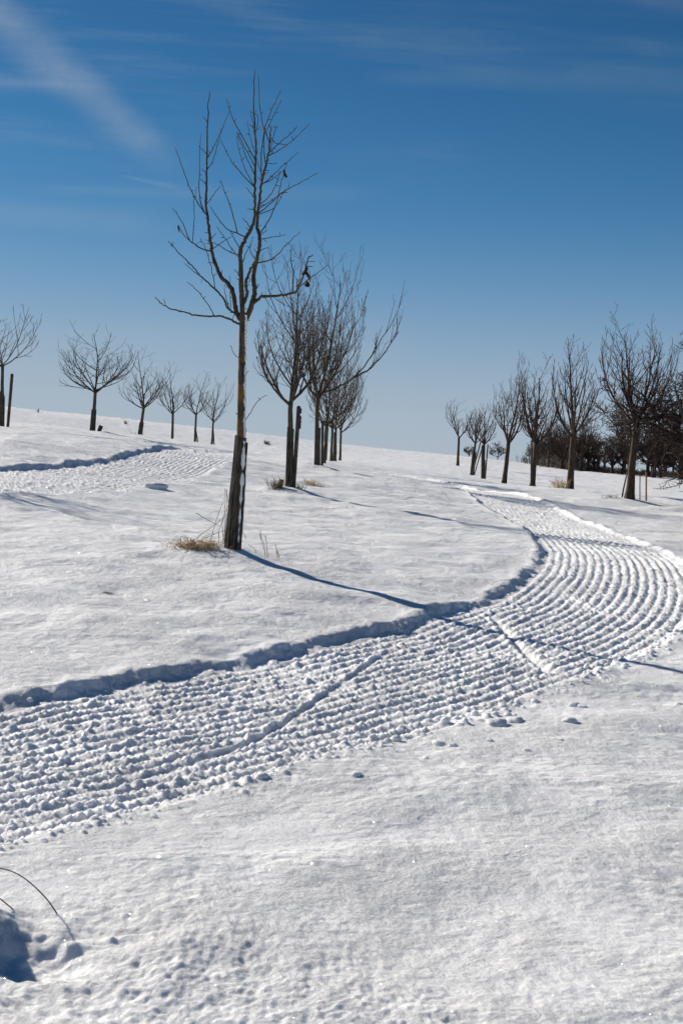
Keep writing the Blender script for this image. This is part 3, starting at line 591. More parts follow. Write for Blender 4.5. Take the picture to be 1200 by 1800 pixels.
def trunk_mesh(name, dx, h, rb, rt, seed, k=12, flare=1.25):
    rng = np.random.default_rng(seed+900); n = 12
    t = np.linspace(-0.10, 1.0, n); off = np.cumsum(rng.normal(0, 0.006, (n, 2)), 0); off -= off[1]
    off -= np.outer(np.clip(t, 0, 1), off[-1])
    P = np.c_[dx*t+off[:, 0], off[:, 1], h*t]
    R = rb+(rt-rb)*np.clip(t, 0, 1)**0.7; R = R*(1+(flare-1)*np.exp(-np.clip(t, 0, 1)/0.07))*(1+rng.normal(0, 0.025, n))
    R[-1] *= 1.05
    b = Builder(); b.tube(P, R, k); return b.mesh(name)
def crown_mesh(name, lines, at0):
    b = Builder(); o = np.asarray(at0)
    for lev, p, R in lines:
        b.tube(p+o, R, (6, 5, 4, 3)[min(lev, 3)], cap=lev < 2)
    return b.mesh(name)
ROW = 'young trees of the orchard rows'
def long_limb(pts, r, rmin, seed):
    rg = np.random.default_rng(seed); P = spline(np.array(pts), 4); P = P+rg.normal(0, 0.008, P.shape); out = [(0, P, np.linspace(r, rmin*1.3, len(P)))]
    Pp = dict(seg=[5, 4, 3], trop=[1.2, 0.9, 0.6], wig=[0.05, 0.05, 0.06], nc=[4, 2], ang=[38, 38], ratio=[0.5, 0.5], t0=[0.2, 0.2], levels=2, rmin=rmin, taper=0.3)
    for i in range(8):
        j = rg.integers(3, len(P)-1); t_ = unit(P[j]-P[j-1]); d = unit(t_+rg.normal(0, 0.55, 3)+UP*0.35); grow(out, rg, P[j], d, rg.uniform(0.35, 0.9), r*0.35, 1, Pp)
    return out
def orchard_tree(key, seed, label, nsc, bark, crown, rmin, leader=True, dense=1.0, tilt=(22, 58), P0=None, name='orchard_tree', extra=()):
    x, y, fdx, fh, le, ri, he, rb, rt = TREES[key]
    z = gz(x, y)
    fh = fh+base_fix(x, y, z)
    t = empty(name, (x, y, z), label, 'tree', ROW)
    link_mesh('trunk', trunk_mesh('trunk', fdx, fh, rb, rt, seed), bark, t)
    li = crown_lines(seed, nsc, le, ri, he, rt, rmin, leader, dense, tilt, P0)
    for e in extra: li = li+long_limb(e, rt*0.5, rmin, seed+3)
    link_mesh('crown', crown_mesh('crown', li, (fdx, 0, fh)), crown, t)
    return t
def base_fix(x, y, z): return float(base_z([x], [y])[0])-z      # keep the fork where it was measured, whatever the snow does
UPRIGHT = dict(trop=[1.7, 1.3, 0.9, 0.6], ang=[40, 40, 40], ratio=[0.72, 0.6, 0.55], t0=[0.10, 0.10, 0.15], wig=[0.05, 0.04, 0.05, 0.06], nc=[8, 5, 2])
SPREAD = dict(trop=[1.05, 0.8, 0.5, 0.3], ang=[38, 38, 40], ratio=[0.75, 0.6, 0.5], t0=[0.12, 0.12, 0.2], wig=[0.05, 0.05, 0.05, 0.06], nc=[7, 3], levels=2)
FAN = dict(trop=[1.0, 0.8, 0.6, 0.4], ang=[36, 38, 40], ratio=[0.7, 0.6, 0.55], t0=[0.14, 0.12, 0.15], wig=[0.05, 0.045, 0.05, 0.06], nc=[7, 4, 1])
FARFAN = dict(FAN, nc=[7, 3], levels=2)
FARUP = dict(UPRIGHT, nc=[7, 4], levels=2)
orchard_tree('T2', 21, 'bare tree with thick stake and slatted trunk, next in row after the lichen-barked tree', 6, BARK_ROW, CROWN, 0.0030, True, 1.15, (30, 62), UPRIGHT)
orchard_tree('T3', 32, 'bare tree with one long limb reaching out, third of the row behind the lichen-barked tree', 6, BARK_ROW, CROWN, 0.0036, True, 1.1, (28, 60), UPRIGHT, extra=[[(0, 0, 0.02), (0.45, -0.1, 0.22), (0.9, -0.15, 0.5), (1.25, -0.2, 0.95), (1.6, -0.25, 1.6), (1.9, -0.2, 2.15), (2.05, -0.2, 2.65)], [(0.9, -0.15, 0.5), (1.35, -0.4, 0.8), (1.75, -0.6, 1.3), (2.0, -0.7, 1.75)]])
orchard_tree('T4', 43, 'bare tree joined by a crossbar to its stake, fourth of the lichen-barked tree\'s row', 5, BARK_ROW, CROWN, 0.0040, True, 0.9, (28, 60), UPRIGHT)
orchard_tree('T5', 54, 'bare tree, fifth of the row led by the lichen-barked tree', 5, BARK_ROW, CROWN, 0.0042, True, 0.8, (28, 60), FARUP)
orchard_tree('T6', 65, 'bare tree, last but one of the row led by the lichen-barked tree', 5, BARK_ROW, CROWN, 0.0045, True, 0.8, (28, 60), FARUP)
orchard_tree('T7', 76, 'bare tree standing clear at the far end of the lichen-barked tree\'s row', 5, BARK_ROW, CROWN, 0.0046, True, 0.9, (28, 60), FARUP)
orchard_tree('L1', 111, 'bare tree with dark sheathed trunk beside a leaning stake on the hillside row', 6, BARK_ROW, CROWN, 0.0042, False, 0.8, (28, 66), SPREAD)
orchard_tree('L2', 122, 'widest spreading bare tree of the hillside row, uphill of the upper track', 8, BARK_ROW, CROWN, 0.0050, True, 0.75, (28, 74), SPREAD)
orchard_tree('L3', 133, 'bare tree leaning slightly, between the widest hillside tree and the upper track bend', 6, BARK_ROW, CROWN, 0.0052, True, 0.8, (28, 68), SPREAD)
orchard_tree('L4', 144, 'small bare forked tree right above the bend of the upper track', 5, BARK_ROW, CROWN, 0.0054, True, 0.7, (24, 60), FARFAN)
orchard_tree('L5', 155, 'small bare tree with a slanting prop, last but one on the hillside row', 5, BARK_ROW, CROWN, 0.0056, True, 0.9, (24, 60), FARFAN)
orchard_tree('L6', 166, 'small bare tree at the far end of the hillside row', 5, BARK_ROW, CROWN, 0.0058, True, 0.8, (24, 60), FARFAN)
orchard_tree('R1', 211, 'large bare tree in front of the tangled old tree, thin stakes around it', 9, BARK_RED, CROWN_RED, 0.0036, False, 1.05, (14, 66), FAN)
orchard_tree('R2', 222, 'bare tree with thick flared trunk and dry tuft at its foot beyond the track', 7, BARK_RED, CROWN_RED, 0.0046, True, 0.95, (16, 56), FAN)
orchard_tree('R3', 233, 'dense upswept bare tree with a tall pole against its trunk', 9, BARK_RED, CROWN_RED, 0.0052, True, 1.15, (16, 54), FAN)
orchard_tree('R4', 244, 'bare lopsided tree with clean trunk, between dense upswept tree and staked trees', 5, BARK_RED, CROWN_RED, 0.0054, True, 0.95, (18, 56), FAN)
orchard_tree('R5', 255, 'small bare tree held between two upright stakes', 5, BARK_RED, CROWN_RED, 0.0056, True, 0.9, (20, 56), FARFAN)
orchard_tree('R6', 266, 'small bare tree with sheathed trunk and two crossed slanting props', 5, BARK_RED, CROWN_RED, 0.0058, True, 0.9, (20, 56), FARFAN)
orchard_tree('R7', 277, 'small bare forked tree at the far end of the row beyond the groomed track', 5, BARK_RED, CROWN_RED, 0.0060, False, 0.95, (20, 56), FARFAN)
# one more of the hillside row stands outside the frame and throws its shadow across the field
TREES['L0'] = (-8.5, 19.9, 0.05, 1.7, 1.0, 1.0, 1.7, 0.06, 0.05)
orchard_tree('L0', 199, 'bare tree of the hillside row whose shadow falls across the lower field', 6, BARK_ROW, CROWN, 0.0040, True, 0.9, (30, 60))

# ---- the lichen-barked apple tree in front
MX, MY = MAIN_XY; MZ = gz(MX, MY); mfix = float(base_z([MX], [MY])[0])-MZ
main = empty('apple_tree', (MX, MY, MZ), 'tall young bare tree with orange lichen on its trunk, a few withered leaves left', 'tree', ROW)
rng = np.random.default_rng(77)
def fine(pts, n=5, wob=0.004):
    Q = spline(pts, n); s = rng.normal(0, wob, Q.shape)*np.minimum(np.linspace(0, 4, len(Q)), 1)[:, None]; return Q+s
def taper(r0_, r1_, n, pw=0.75): return r1_+(r0_-r1_)*(1-np.linspace(0, 1, n))**pw
limb_b = {}; spurs = {}
for root, pts, ra, rb_ in MAIN:
    pts = np.array(pts)+[0, 0, mfix]
    B = limb_b.setdefault(root, Builder())
    if root == 'trunk' and ra > 0.03:
        pts = np.vstack([pts[0]-[0.0, 0, 0.12]-(pts[1]-pts[0])*0.02, pts])
        Q = spline(pts, 6); R = np.linspace(ra, rb_, len(Q))*(1+rng.normal(0, 0.03, len(Q)))
        B.tube(Q, R, 14); trunkQ, trunkR = Q, R
        continue
    big = ra > 0.009
    Q = fine(pts, 6 if big else 4, 0.0035 if big else 0.0025); R = taper(ra, max(rb_, 0.0026), len(Q), 0.85)
    if big: R = R*(1+rng.normal(0, 0.05, len(Q)))
    B.tube(Q, R, 9 if big else 5)
    # short spurs and buds
    L = np.linalg.norm(pts[-1]-pts[0])
    for k in range(int(L*(9 if big else 7))):
        i = rng.integers(1, len(Q)-1); tdir = unit(Q[i+1]-Q[i]); side = unit(np.cross(tdir, rng.normal(0, 1, 3)))
        ln = rng.uniform(0.012, 0.05)*(1.4 if big else 0.8)
        e = Q[i]+side*ln+tdir*ln*0.5
        B.tube([Q[i], (Q[i]+e)/2+UP*0.003, e], [max(R[i]*0.45, 0.003), 0.0034, 0.0026], 4)
for root, B in limb_b.items():
    if root == 'trunk': link_mesh('trunk', B.mesh('trunk'), BARK_MAIN, main)
    else:
        o = link_mesh('branch', B.mesh('branch'), BARK_LIMB, main); limb_b[root] = o
def leaf_mesh():
    b = Builder(); L, Wd = 0.075, 0.024
    for i in range(5):
        t = i/4; ww = Wd*math.sin(math.pi*(0.08+0.84*t)); zz = -0.02*math.sin(2.5*t)
        b.add([(-ww, 0.012*math.cos(3*t), -L*t+zz), (0, -0.004, -L*t+zz), (ww, 0.016*math.cos(2*t), -L*t+zz)], [])
    for i in range(4):
        a = i*3; b.f += [(a, a+1, a+4, a+3), (a+1, a+2, a+5, a+4)]
    return b.mesh('leaf')
lm = leaf_mesh()
for fm, p, s in MAIN_LEAVES:
    o = link_mesh('leaf', lm, LEAF, limb_b[fm], (p[0], p[1], p[2]+mfix+0.004)); o.scale = (s,)*3; o.rotation_euler = tuple(rng.uniform(-0.6, 0.6, 3)+np.array([0, 0, rng.uniform(0, 6)]))
# snow plastered along the shaded side of the trunk
def crust():
    b = Builder(); rg = np.random.default_rng(4)
    n = 150; zt = np.linspace(0.06, trunkQ[-1, 2]-0.02, n)
    cx = np.interp(zt, trunkQ[:, 2], trunkQ[:, 0]); cy = np.interp(zt, trunkQ[:, 2], trunkQ[:, 1]); cr = np.interp(zt, trunkQ[:, 2], trunkR)
    ax = np.array([zt/0.10, zt*0]); g = perlin(zt/0.11, zt*0, 41)+0.6*perlin(zt/0.035, zt*0, 42)
    wid = np.clip(0.42+0.55*g, 0.0, 1.0)*np.where(zt < 1.0, 0.0, 1.0)+0.0
    wid = np.where(zt > 1.85, np.maximum(wid, 0.55), wid)
    k = 7; V = []
    for i in range(n):
        for j in range(k):
            a = math.radians(-28)+(j/(k-1)-0.5)*2*wid[i]*0.85+0.05*rg.normal()
            e = math.sin(math.pi*j/(k-1)); rr_ = cr[i]*0.96+(0.002+0.011*e*(0.6+0.4*rg.random()))*(wid[i] > 0.02)
            V.append((cx[i]+rr_*math.cos(a), cy[i]+rr_*math.sin(a), zt[i]))
    Fc = [(i*k+j, i*k+j+1, (i+1)*k+j+1, (i+1)*k+j) for i in range(n-1) for j in range(k-1) if wid[i] > 0.02 or wid[i+1] > 0.02]
    b.add(V, Fc); return b.mesh('snow_crust')
link_mesh('snow_crust', crust(), SNOW, main)

# ---- slatted guards round trunks: each slat a part
def slat_mesh(h, wd, th, seed):
    rg = np.random.default_rng(seed); b = Builder(); n = 7; V = []
    for i in range(n):
        t = i/(n-1); ww = wd*(1+rg.normal(0, 0.04)); o = rg.normal(0, 0.0015, 2)
        z = -0.08+(h+0.08)*t
        V += [(-ww/2+o[0], -th/2+o[1], z+(rg.uniform(-.012, .012) if i == n-1 else 0)), (ww/2+o[0], -th/2+o[1], z+(rg.uniform(-.012, .012) if i == n-1 else 0)), (ww/2+o[0], th/2+o[1], z), (-ww/2+o[0], th/2+o[1], z)]
    Fc = [(0, 3, 2, 1), tuple(4*(n-1)+q for q in range(4))]
    for i in range(n-1):
        a = 4*i
        for j in range(4): Fc.append((a+j, a+(j+1) % 4, a+4+(j+1) % 4, a+4+j))
    b.add(V, Fc); return b.mesh('slat', False)
def guard(x, y, dx, fork_h, h, r_bot, r_top, n, label, seed, wd=None, snow=False, z=None):
    if z is None: z = gz(x, y)
    rg = np.random.default_rng(seed)
    g = empty('trunk_guard', (x, y, z), label, 'tree guard', 'wooden guards around trunks')
    wd = wd or 2*math.pi*r_bot/n*0.86
    for i in range(n):
        a = 2*math.pi*i/n+rg.normal(0, 0.08); hh = h*(1+rg.normal(0, 0.035))
        o = link_mesh('slat', slat_mesh(hh, wd*rg.uniform(0.85, 1.1), 0.012 if r_bot > 0.05 else 0.010, seed*10+i), WOOD, g)
        rr_ = r_bot; lean_in = math.atan2(r_bot-r_top, h)
        o.rotation_mode = 'XYZ'
        base = Matrix.Rotation(math.atan2(dx, fork_h), 4, 'Y') @ Matrix.Translation((rr_*math.cos(a), rr_*math.sin(a), 0)) @ Matrix.Rotation(a+math.pi/2, 4, 'Z') @ Matrix.Rotation(-lean_in, 4, 'X') @ Matrix.Rotation(rg.normal(0, 0.012), 4, 'Y')
        o.matrix_local = base
        if snow and -0.6 < math.sin(a)+0.3 < 0.9 and math.cos(a) > 0.2:
            sb = Builder(); zz = np.linspace(0.05, hh*0.97, 60); V = []; gg = perlin(zz/0.13, zz*0+i*1.37, 55)+0.6*perlin(zz/0.04, zz*0+i*1.37, 56)
            for q, zv in enumerate(zz):
                ww = wd*np.clip(0.30+0.42*gg[q], 0.0, 0.52); th = 0.009*max(gg[q]+0.5, 0)
                V += [(-ww, -0.005, zv), (-ww*0.5, -0.007-th, zv), (ww*0.5, -0.007-th, zv), (ww, -0.005, zv)]
            sb.add(V, [(4*q+j, 4*q+j+1, 4*q+5+j, 4*q+4+j) for q in range(len(zz)-1) for j in range(3)])
            link_mesh('snow_crust', sb.mesh('snow_crust'), SNOW, o)
    return g
mt_ = np.array(MAIN[0][1])
guard(MX+mt_[0][0]+0.006, MY, 0.024, 1.0, 0.98, 0.073, 0.050, 8, 'tall dark slatted guard with snow on one side, around the lichen-barked tree', 3, 0.050, True)
for key, h, r1, r2, n, lab in (('T2', 1.05, 0.066, 0.055, 6, 'grey slatted guard on the trunk beside the thick round stake'),
                               ('T3', 0.95, 0.078, 0.066, 6, 'slatted guard on the third trunk of the lichen-barked tree\'s row'),
                               ('L1', 0.95, 0.070, 0.062, 6, 'dark slatted guard beside the leaning stake on the hillside'),
                               ('L2', 0.90, 0.110, 0.085, 6, 'slatted guard around the widest hillside tree'),
                               ('L3', 0.95, 0.110, 0.095, 6, 'slatted guard around the leaning hillside tree'),
                               ('R5', 1.0, 0.095, 0.085, 6, 'guard around the trunk held between two upright stakes'),
                               ('R6', 1.35, 0.110, 0.115, 6, 'bulky dark guard around the trunk with crossed props')):
    x, y, fdx, fh = TREES[key][:4]; guard(x, y, fdx, fh, h, r1, r2, n, lab, hash_seed := 10+len(key)+int(h*100)+n+ord(key[0])+ord(key[1]))

# ---- stakes
def stake(key, label, mat=None, k=10, snowcap=False, knots=False):
    x, y, dx, h, r = STAKES[key]; z = gz(x, y); h = h+float(base_z([x], [y])[0])-z
    rg = np.random.default_rng(sum(map(ord, key))); b = Builder(); t = np.r_[np.linspace(-0.12, 0.985, 9), 1.0]
    P = np.c_[dx*t, rg.normal(0, 0.003, 10), h*t]; R = r*(1+rg.normal(0, 0.025, 10))*np.where(t > 0.99, 0.8, 1)
    b.tube(P, R, k)
    o = link_mesh('wooden_stake', b.mesh('wooden_stake'), mat or WOOD, None, (x, y, z)); set_props(o, label, 'stake', 'stakes standing by the trees')
    if snowcap:
        c = Builder(); c.tube([(dx, 0, h), (dx, 0, h+0.03), (dx, 0, h+0.055)], [r*2.2, r*2.6, r*0.8], 8); link_mesh('snow_cap', c.mesh('snow_cap'), SNOW, o)
    if knots:
        c = Builder()
        for i in range(14):
            zz = h*rg.uniform(0.70, 0.96); c.tube([(dx*zz/h+r*0.8, 0, zz), (dx*zz/h+r*1.35, -0.01, zz+0.02), (dx*zz/h+r*0.9, 0.0, zz+0.05)], [0.014, 0.018, 0.009], 6)
        link_mesh('frayed_rope', c.mesh('frayed_rope'), STALK, o)
    return o, z
stake('T2', 'thick round stake with frayed rope beside the second tree of the lichen-barked tree\'s row', knots=True)
o, z = stake('T4', 'stake with a short crossbar among the trunks of the lichen-barked tree\'s row')
x, y, dx, h, r = STAKES['T4']; b = Builder(); V = [(sx*0.16+0.02, sy, h*0.97+sz) for sx in (-1, 1) for sy in (-0.065, -0.043) for sz in (-0.045, 0.045)]
b.add(V, [(0, 1, 3, 2), (4, 6, 7, 5), (0, 4, 5, 1), (2, 3, 7, 6), (0, 2, 6, 4), (1, 5, 7, 3)]); link_mesh('crossbar', b.mesh('crossbar', False), WOOD, o)
stake('T5', 'thin stake behind the crossbar stake in the lichen-barked tree\'s row')
stake('T6', 'thin stake by the last but one tree of the lichen-barked tree\'s row')
stake('L1', 'leaning free-standing stake next to the dark sheathed hillside tree')
stake('L5', 'slanting prop against the last but one hillside tree'); stake('L6', 'thin stake touching the last hillside tree')
stake('R6a', 'long prop slanting across the sheathed trunk beyond the groomed track'); stake('R6b', 'shorter steep prop beside the long slanting one')
stake('R5a', 'upright stake close against the small tree held by two stakes'); stake('R5b', 'tilted stake standing off from the small tree held by two stakes')
stake('R3', 'tall pole against the dense upswept tree')
stake('S1', 'fresh orange-brown stake standing free by the large tree', WOOD_NEW); stake('S2', 'thin dark stake with a snow cap near the large tree', None, 8, True); stake('S3', 'pale stake directly behind the large tree\'s trunk', WOOD_NEW)

# ---- sapling among the thin stakes
x, y = SAPLING_XY; z = gz(x, y)
sap = empty('sapling', (x, y, z), 'thin dark sapling among the stakes beside the large tree', 'sapling')
b = Builder(); b.tube([(0, 0, -0.08), (0.04, 0, 0.3), (0.11, 0, 0.75)], [0.026, 0.022, 0.016], 7); link_mesh('trunk', b.mesh('trunk'), BARK_FAR, sap)
link_mesh('crown', crown_mesh('crown', crown_lines(901, 3, 0.3, 0.3, 0.55, 0.014, 0.004, True, 0.6), (0.11, 0, 0.74)), CROWN_RED, sap)

# ---- the tangled old fruit tree at the edge of the frame
ox, oy = OLD_XY; oz = gz(ox, oy)
old = empty('old_fruit_tree', (ox, oy, oz), 'tangled old fruit tree with low heavy limbs and dense dark twigs', 'tree')
b = Builder(); b.tube([(0, 0, -0.15), (0.02, 0, 0.3), (-0.03, 0.03, 0.8), (0.02, 0, 1.35), (0.0, 0, 1.55)], [0.34, 0.26, 0.23, 0.22, 0.16], 14); link_mesh('trunk', b.mesh('trunk'), BARK_FAR, old)
rg = np.random.default_rng(640)
PO = dict(seg=[8, 6, 5, 4], trop=[0.25, 0.15, 0.25, 0.3], wig=[0.15, 0.19, 0.21, 0.22], nc=[11, 9, 6], ang=[52, 55, 55], ratio=[0.52, 0.56, 0.6], t0=[0.18, 0.12, 0.1], levels=3, rmin=0.0065, taper=0.13)
limbs = [((-1, -0.25, 0.10), 2.7, 0.12, (0, 0, 1.45)), ((-1, 0.3, 0.08), 2.4, 0.10, (0, 0, 0.95)), ((-0.8, -0.3, 0.75), 3.0, 0.11, (0, 0, 1.4)), ((-0.35, 0.5, 1.0), 2.9, 0.10, (0, 0, 1.45)), ((-0.9, 0.1, 0.42), 2.8, 0.10, (0, 0, 1.3)),
         ((0.3, -0.5, 1.0), 2.7, 0.10, (0, 0, 1.45)), ((0.9, 0.2, 0.6), 2.8, 0.11, (0, 0, 1.3)), ((0.7, -0.7, 0.35), 2.6, 0.10, (0, 0, 1.1)), ((0.1, 0.9, 0.5), 2.6, 0.10, (0, 0, 1.2)), ((-0.55, -0.75, 0.5), 2.6, 0.09, (0, 0, 1.25))]
for d, L, r, p in limbs:
    out = []; grow(out, rg, np.array(p, float), np.array(d, float), L*1.22, r, 0, PO)
    lim = Builder(); tw = Builder()
    for lev, q, R in out:
        q = q.copy(); low = q[:, 2] < 0.45; q[low, 2] = 0.45-(0.45-q[low, 2])*0.25
        (lim if lev == 0 else tw).tube(q, R, (9, 5, 4, 3)[lev], cap=lev < 2)
    lo = link_mesh('limb', lim.mesh('limb'), BARK_FAR, old)
    link_mesh('twigs', tw.mesh('twigs'), CROWN_RED, lo)

# ---- the wood beyond the crest
rg = np.random.default_rng(11); variants = []
for v in range(5):
    P0 = dict(seg=[5, 4, 3, 3], nc=[9, 7, 3], trop=[0.6, 0.35, 0.2, 0.2], wig=[0.10, 0.12, 0.13, 0.13], rmin=0.010, ratio=[0.55, 0.55, 0.5])
    H = rg.uniform(4.2, 5.4); li = crown_lines(500+v, 7, H*0.42, H*0.42, H*0.74, 0.15, 0.010, True, 1.0, (20, 70), P0)
    variants.append((trunk_mesh('trunk', rg.uniform(-.15, .15), H*0.34, 0.17, 0.14, 500+v, 8), crown_mesh('crown', li, (0.0, 0, H*(0.20+0.03*v)))))
spots = []
for i in range(46):
    spots.append((16.5+i*0.39+rg.normal(0, 0.35)+(i > 12)*0.4, 108+rg.uniform(-2, 18)-0.19*i, rg.uniform(0.68, 1.25)))
for i, (x, y, s) in enumerate(spots):
    z = gz(x, y); tr, cr = variants[i % 5]
    t = empty('wood_tree', (x, y, z), 'bare dark tree of the small wood beyond the crest', 'tree', 'trees of the wood beyond the crest', rg.uniform(0, 6.28))
    sc = s*(0.60 if i < 4 else 0.85 if i < 11 else 0.92); t.scale = (sc, sc, sc)
    link_mesh('trunk', tr, BARK_FAR, t); link_mesh('crown', cr, CROWN_RED, t)
# undergrowth that reads as one dark mass
ub = Builder(); gx_ = np.arange(10, 45, 1.0); gy_ = np.arange(100, 132, 1.0); GZ = base_z(*np.meshgrid(gx_, gy_))
def uz(x, y):
    i, j = (x-10), (y-100); a, b = int(i), int(j); f, g = i-a, j-b
    return float((GZ[b, a]*(1-f)+GZ[b, a+1]*f)*(1-g)+(GZ[b+1, a]*(1-f)+GZ[b+1, a+1]*f)*g)
for i in range(2600):
    u = rg.random()**0.85; x = 16.0+u*20; y = 112+rg.uniform(-3, 12)-5*u; h = (0.5+2.0*sstep(u, 0.0, 0.15))*rg.uniform(0.4, 1.0)*(1.15-0.95*sstep(u, 0.16, 0.30))
    z = uz(x, y)
    dx, dy = rg.normal(0, 0.25, 2)*h
    ub.tube([(x, y, z-0.15), (x+dx*0.4, y+dy*0.4, z+h*0.55), (x+dx+rg.normal(0, .12), y+dy, z+h)], [0.022, 0.018, 0.012], 3, cap=False)
    for q in range(2):
        f = rg.uniform(0.3, 0.8); e = rg.normal(0, 0.35, 3)*h*0.7; p0 = np.array((x+dx*f, y+dy*f, z+h*f)); ub.tube([p0, p0+e*0.5, p0+e+UP*0.15], [0.016, 0.013, 0.010], 3, cap=False)
o = link_mesh('undergrowth', ub.mesh('undergrowth'), BARK_FAR); set_props(o, 'dark leafless undergrowth filling the wood beyond the crest', 'undergrowth', kind='stuff')
# two far bushes showing over the crest
for x, y, s, lab in ((14.9, 128, 0.9, 'small far bush just showing over the snow crest beside the wood'), (11.9, 126, 0.55, 'tiny far bush over the crest between the lopsided tree and the dense tree')):
    z = float(base_z([x], [y])[0]); t = empty('far_bush', (x, y, z), lab, 'bush')
    b = Builder(); b.tube([(0, 0, -0.1), (0, 0, 0.5*s)], [0.06, 0.05], 6); link_mesh('trunk', b.mesh('trunk'), BARK_FAR, t)
    link_mesh('crown', crown_mesh('crown', crown_lines(int(700+x*10), 6, 1.1*s, 1.1*s, 1.7*s, 0.04, 0.012, True, 1.0, (20, 75)), (0, 0, 0.4*s)), CROWN_RED, t)

# ------------------------------------------------------------------ dry grass, stalks, stumps
def tuft(name, x, y, n, hgt, spread, label, cat, mat, seed, droop=0.7, rad=0.0022, spot=0.1, squash=(1, 1)):
    rg = np.random.default_rng(seed); b = Builder(); z = gz(x, y)
    off = rg.normal(0, spot, (n, 2))*squash; zs = ground_z(x+off[:, 0], y+off[:, 1])-z
    for i in range(n):
        a = rg.uniform(0, 6.28); px_, py_ = off[i]
        L = hgt*rg.uniform(0.5, 1.1); out_ = spread*rg.uniform(0.2, 1.0); dx, dy = math.cos(a)*out_, math.sin(a)*out_
        z0 = zs[i]
        t = np.linspace(0, 1, 5)
        P = np.c_[px_+dx*t, py_+dy*t, z0-0.02+L*(t-droop*t**3*rg.uniform(0.3, 1.1))]
        P[:, :2] += np.cumsum(rg.normal(0, 0.05*L, (5, 2)), 0)*np.array([0, .3, .6, 1, 1])[:, None]
        P[1:, 2] = np.maximum(P[1:, 2], z0+0.006)
        b.tube(P, np.linspace(rad*1.3, rad*0.6, 5), 3, cap=False)
    o = link_mesh(name, b.mesh(name), mat, None, (x, y, z)); return set_props(o, label, cat)
x, y = SPOT['tuft_main']; tuft('dry_grass_tuft', x+0.05, y, 260, 0.17, 0.16, 'flattened straw-coloured grass tuft beside the lichen-barked tree\'s foot', 'grass tuft', STRAW, 1, 0.85, 0.0024, 0.085, (1.3, 0.7))
def stalks(name, base, lines, label, mat=None, rad=0.0026):
    x, y = base; z = gz(x, y); b = Builder(); rg = np.random.default_rng(int(abs(x*1000)))
    for ln in lines:
        Q = spline(np.array(ln, float), 4); Q = Q+rg.normal(0, 0.002, Q.shape); b.tube(Q, np.linspace(rad*1.25, rad*0.7, len(Q)), 4)
    o = link_mesh(name, b.mesh(name), mat or STALK, None, (x, y, z)); return set_props(o, label, 'dead stalks')
k = 12/2300
stalks('dead_stalks', SPOT['stalk_l'], [[(0.03, 0, -0.04), (0.04, 0, 0.25), (0.02, 0, 0.52)], [(0.04, 0.02, -0.04), (0.05, 0.02, 0.3), (0.035, 0.02, 0.51)], [(0.035, 0, 0.50), (0.09, -0.14, 0.36), (0.19, -0.16, 0.18), (0.26, -0.17, 0.07)],
       [(-0.28, -0.02, -0.02), (-0.14, 0, 0.10), (-0.02, 0, 0.20), (0.05, 0, 0.27)], [(-0.10, 0, -0.04), (-0.05, 0, 0.18), (0.02, 0, 0.42)], [(-0.24, 0, 0.27), (-0.12, 0, 0.21), (0.0, 0, 0.155)], [(-0.22, 0, -0.03), (-0.10, 0, 0.06), (0.03, 0, 0.12)],
       [(0.0, 0, -0.03), (-0.01, 0, 0.12), (0.03, 0, 0.24)], [(0.05, 0.03, -0.03), (0.01, 0.03, 0.2), (0.06, 0.03, 0.36)], [(-0.36, 0, -0.03), (-0.36, -0.02, 0.04), (-0.31, -0.02, 0.03), (-0.27, -0.02, -0.01)], [(-0.17, 0, -0.03), (-0.15, 0, 0.05), (-0.06, 0, 0.09)]],
       'tall dead stalks leaning on the slatted guard of the lichen-barked tree')
stalks('dead_stalks', SPOT['stalk_r'], [[(0.0, 0, -0.03), (-0.03, 0, 0.09), (-0.065, 0, 0.19), (-0.085, 0, 0.24)], [(0.02, 0, -0.03), (-0.005, 0, 0.08), (-0.015, 0, 0.17), (-0.03, 0, 0.185)], [(-0.10, 0, -0.02), (-0.11, 0, 0.06), (-0.17, 0, 0.10)], [(-0.06, 0, 0.15), (-0.062, 0, 0.24)]],
       'thin bent weeds in the snow on the shadow side of the lichen-barked tree')
stalks('dead_stalks', SPOT['stalk_r2'], [[(0.0, 0, -0.02), (-0.015, 0, 0.07), (-0.03, 0, 0.14)], [(0.01, 0, -0.02), (0.0, 0, 0.05), (-0.01, 0, 0.075)], [(0.0, 0, -0.02), (0.02, 0, 0.04)]], 'short pale weed poking from a snow knob by the tree shadow', STRAW, 0.0035)
x, y = SPOT['tuft_t2']; tuft('dry_grass_tuft', x, y, 90, 0.30, 0.16, 'dry grass tuft around the stump by the thick round stake', 'grass tuft', STALK, 2, 0.5, 0.003, 0.08)
x, y = SPOT['tuft_t2r']; tuft('dry_grass_tuft', x+0.05, y-0.5, 40, 0.22, 0.16, 'thin grass tuft on the shadow side of the second slatted trunk', 'grass tuft', STALK, 3, 0.5, 0.003, 0.045)
x, y = SPOT['tuft_t3']; tuft('dry_grass_tuft', x-0.03, y, 80, 0.20, 0.16, 'lone dry grass tuft in the snow before the third tree of the middle row', 'grass tuft', STRAW, 4, 0.6, 0.0034, 0.10)
x, y = TREES['R2'][0]-0.35, TREES['R2'][1]-0.2; tuft('dry_grass_tuft', x, y, 90, 0.50, 0.35, 'dry grass tuft at the foot of the thick flared trunk', 'grass tuft', STRAW, 5, 0.5, 0.006, 0.16)
x, y = TREES['L3'][0]-0.18, TREES['L3'][1]; tuft('dry_grass_tuft', x, y, 26, 0.6, 0.18, 'thin weeds at the foot of the leaning hillside tree', 'grass tuft', STALK, 6, 0.3, 0.006, 0.08)
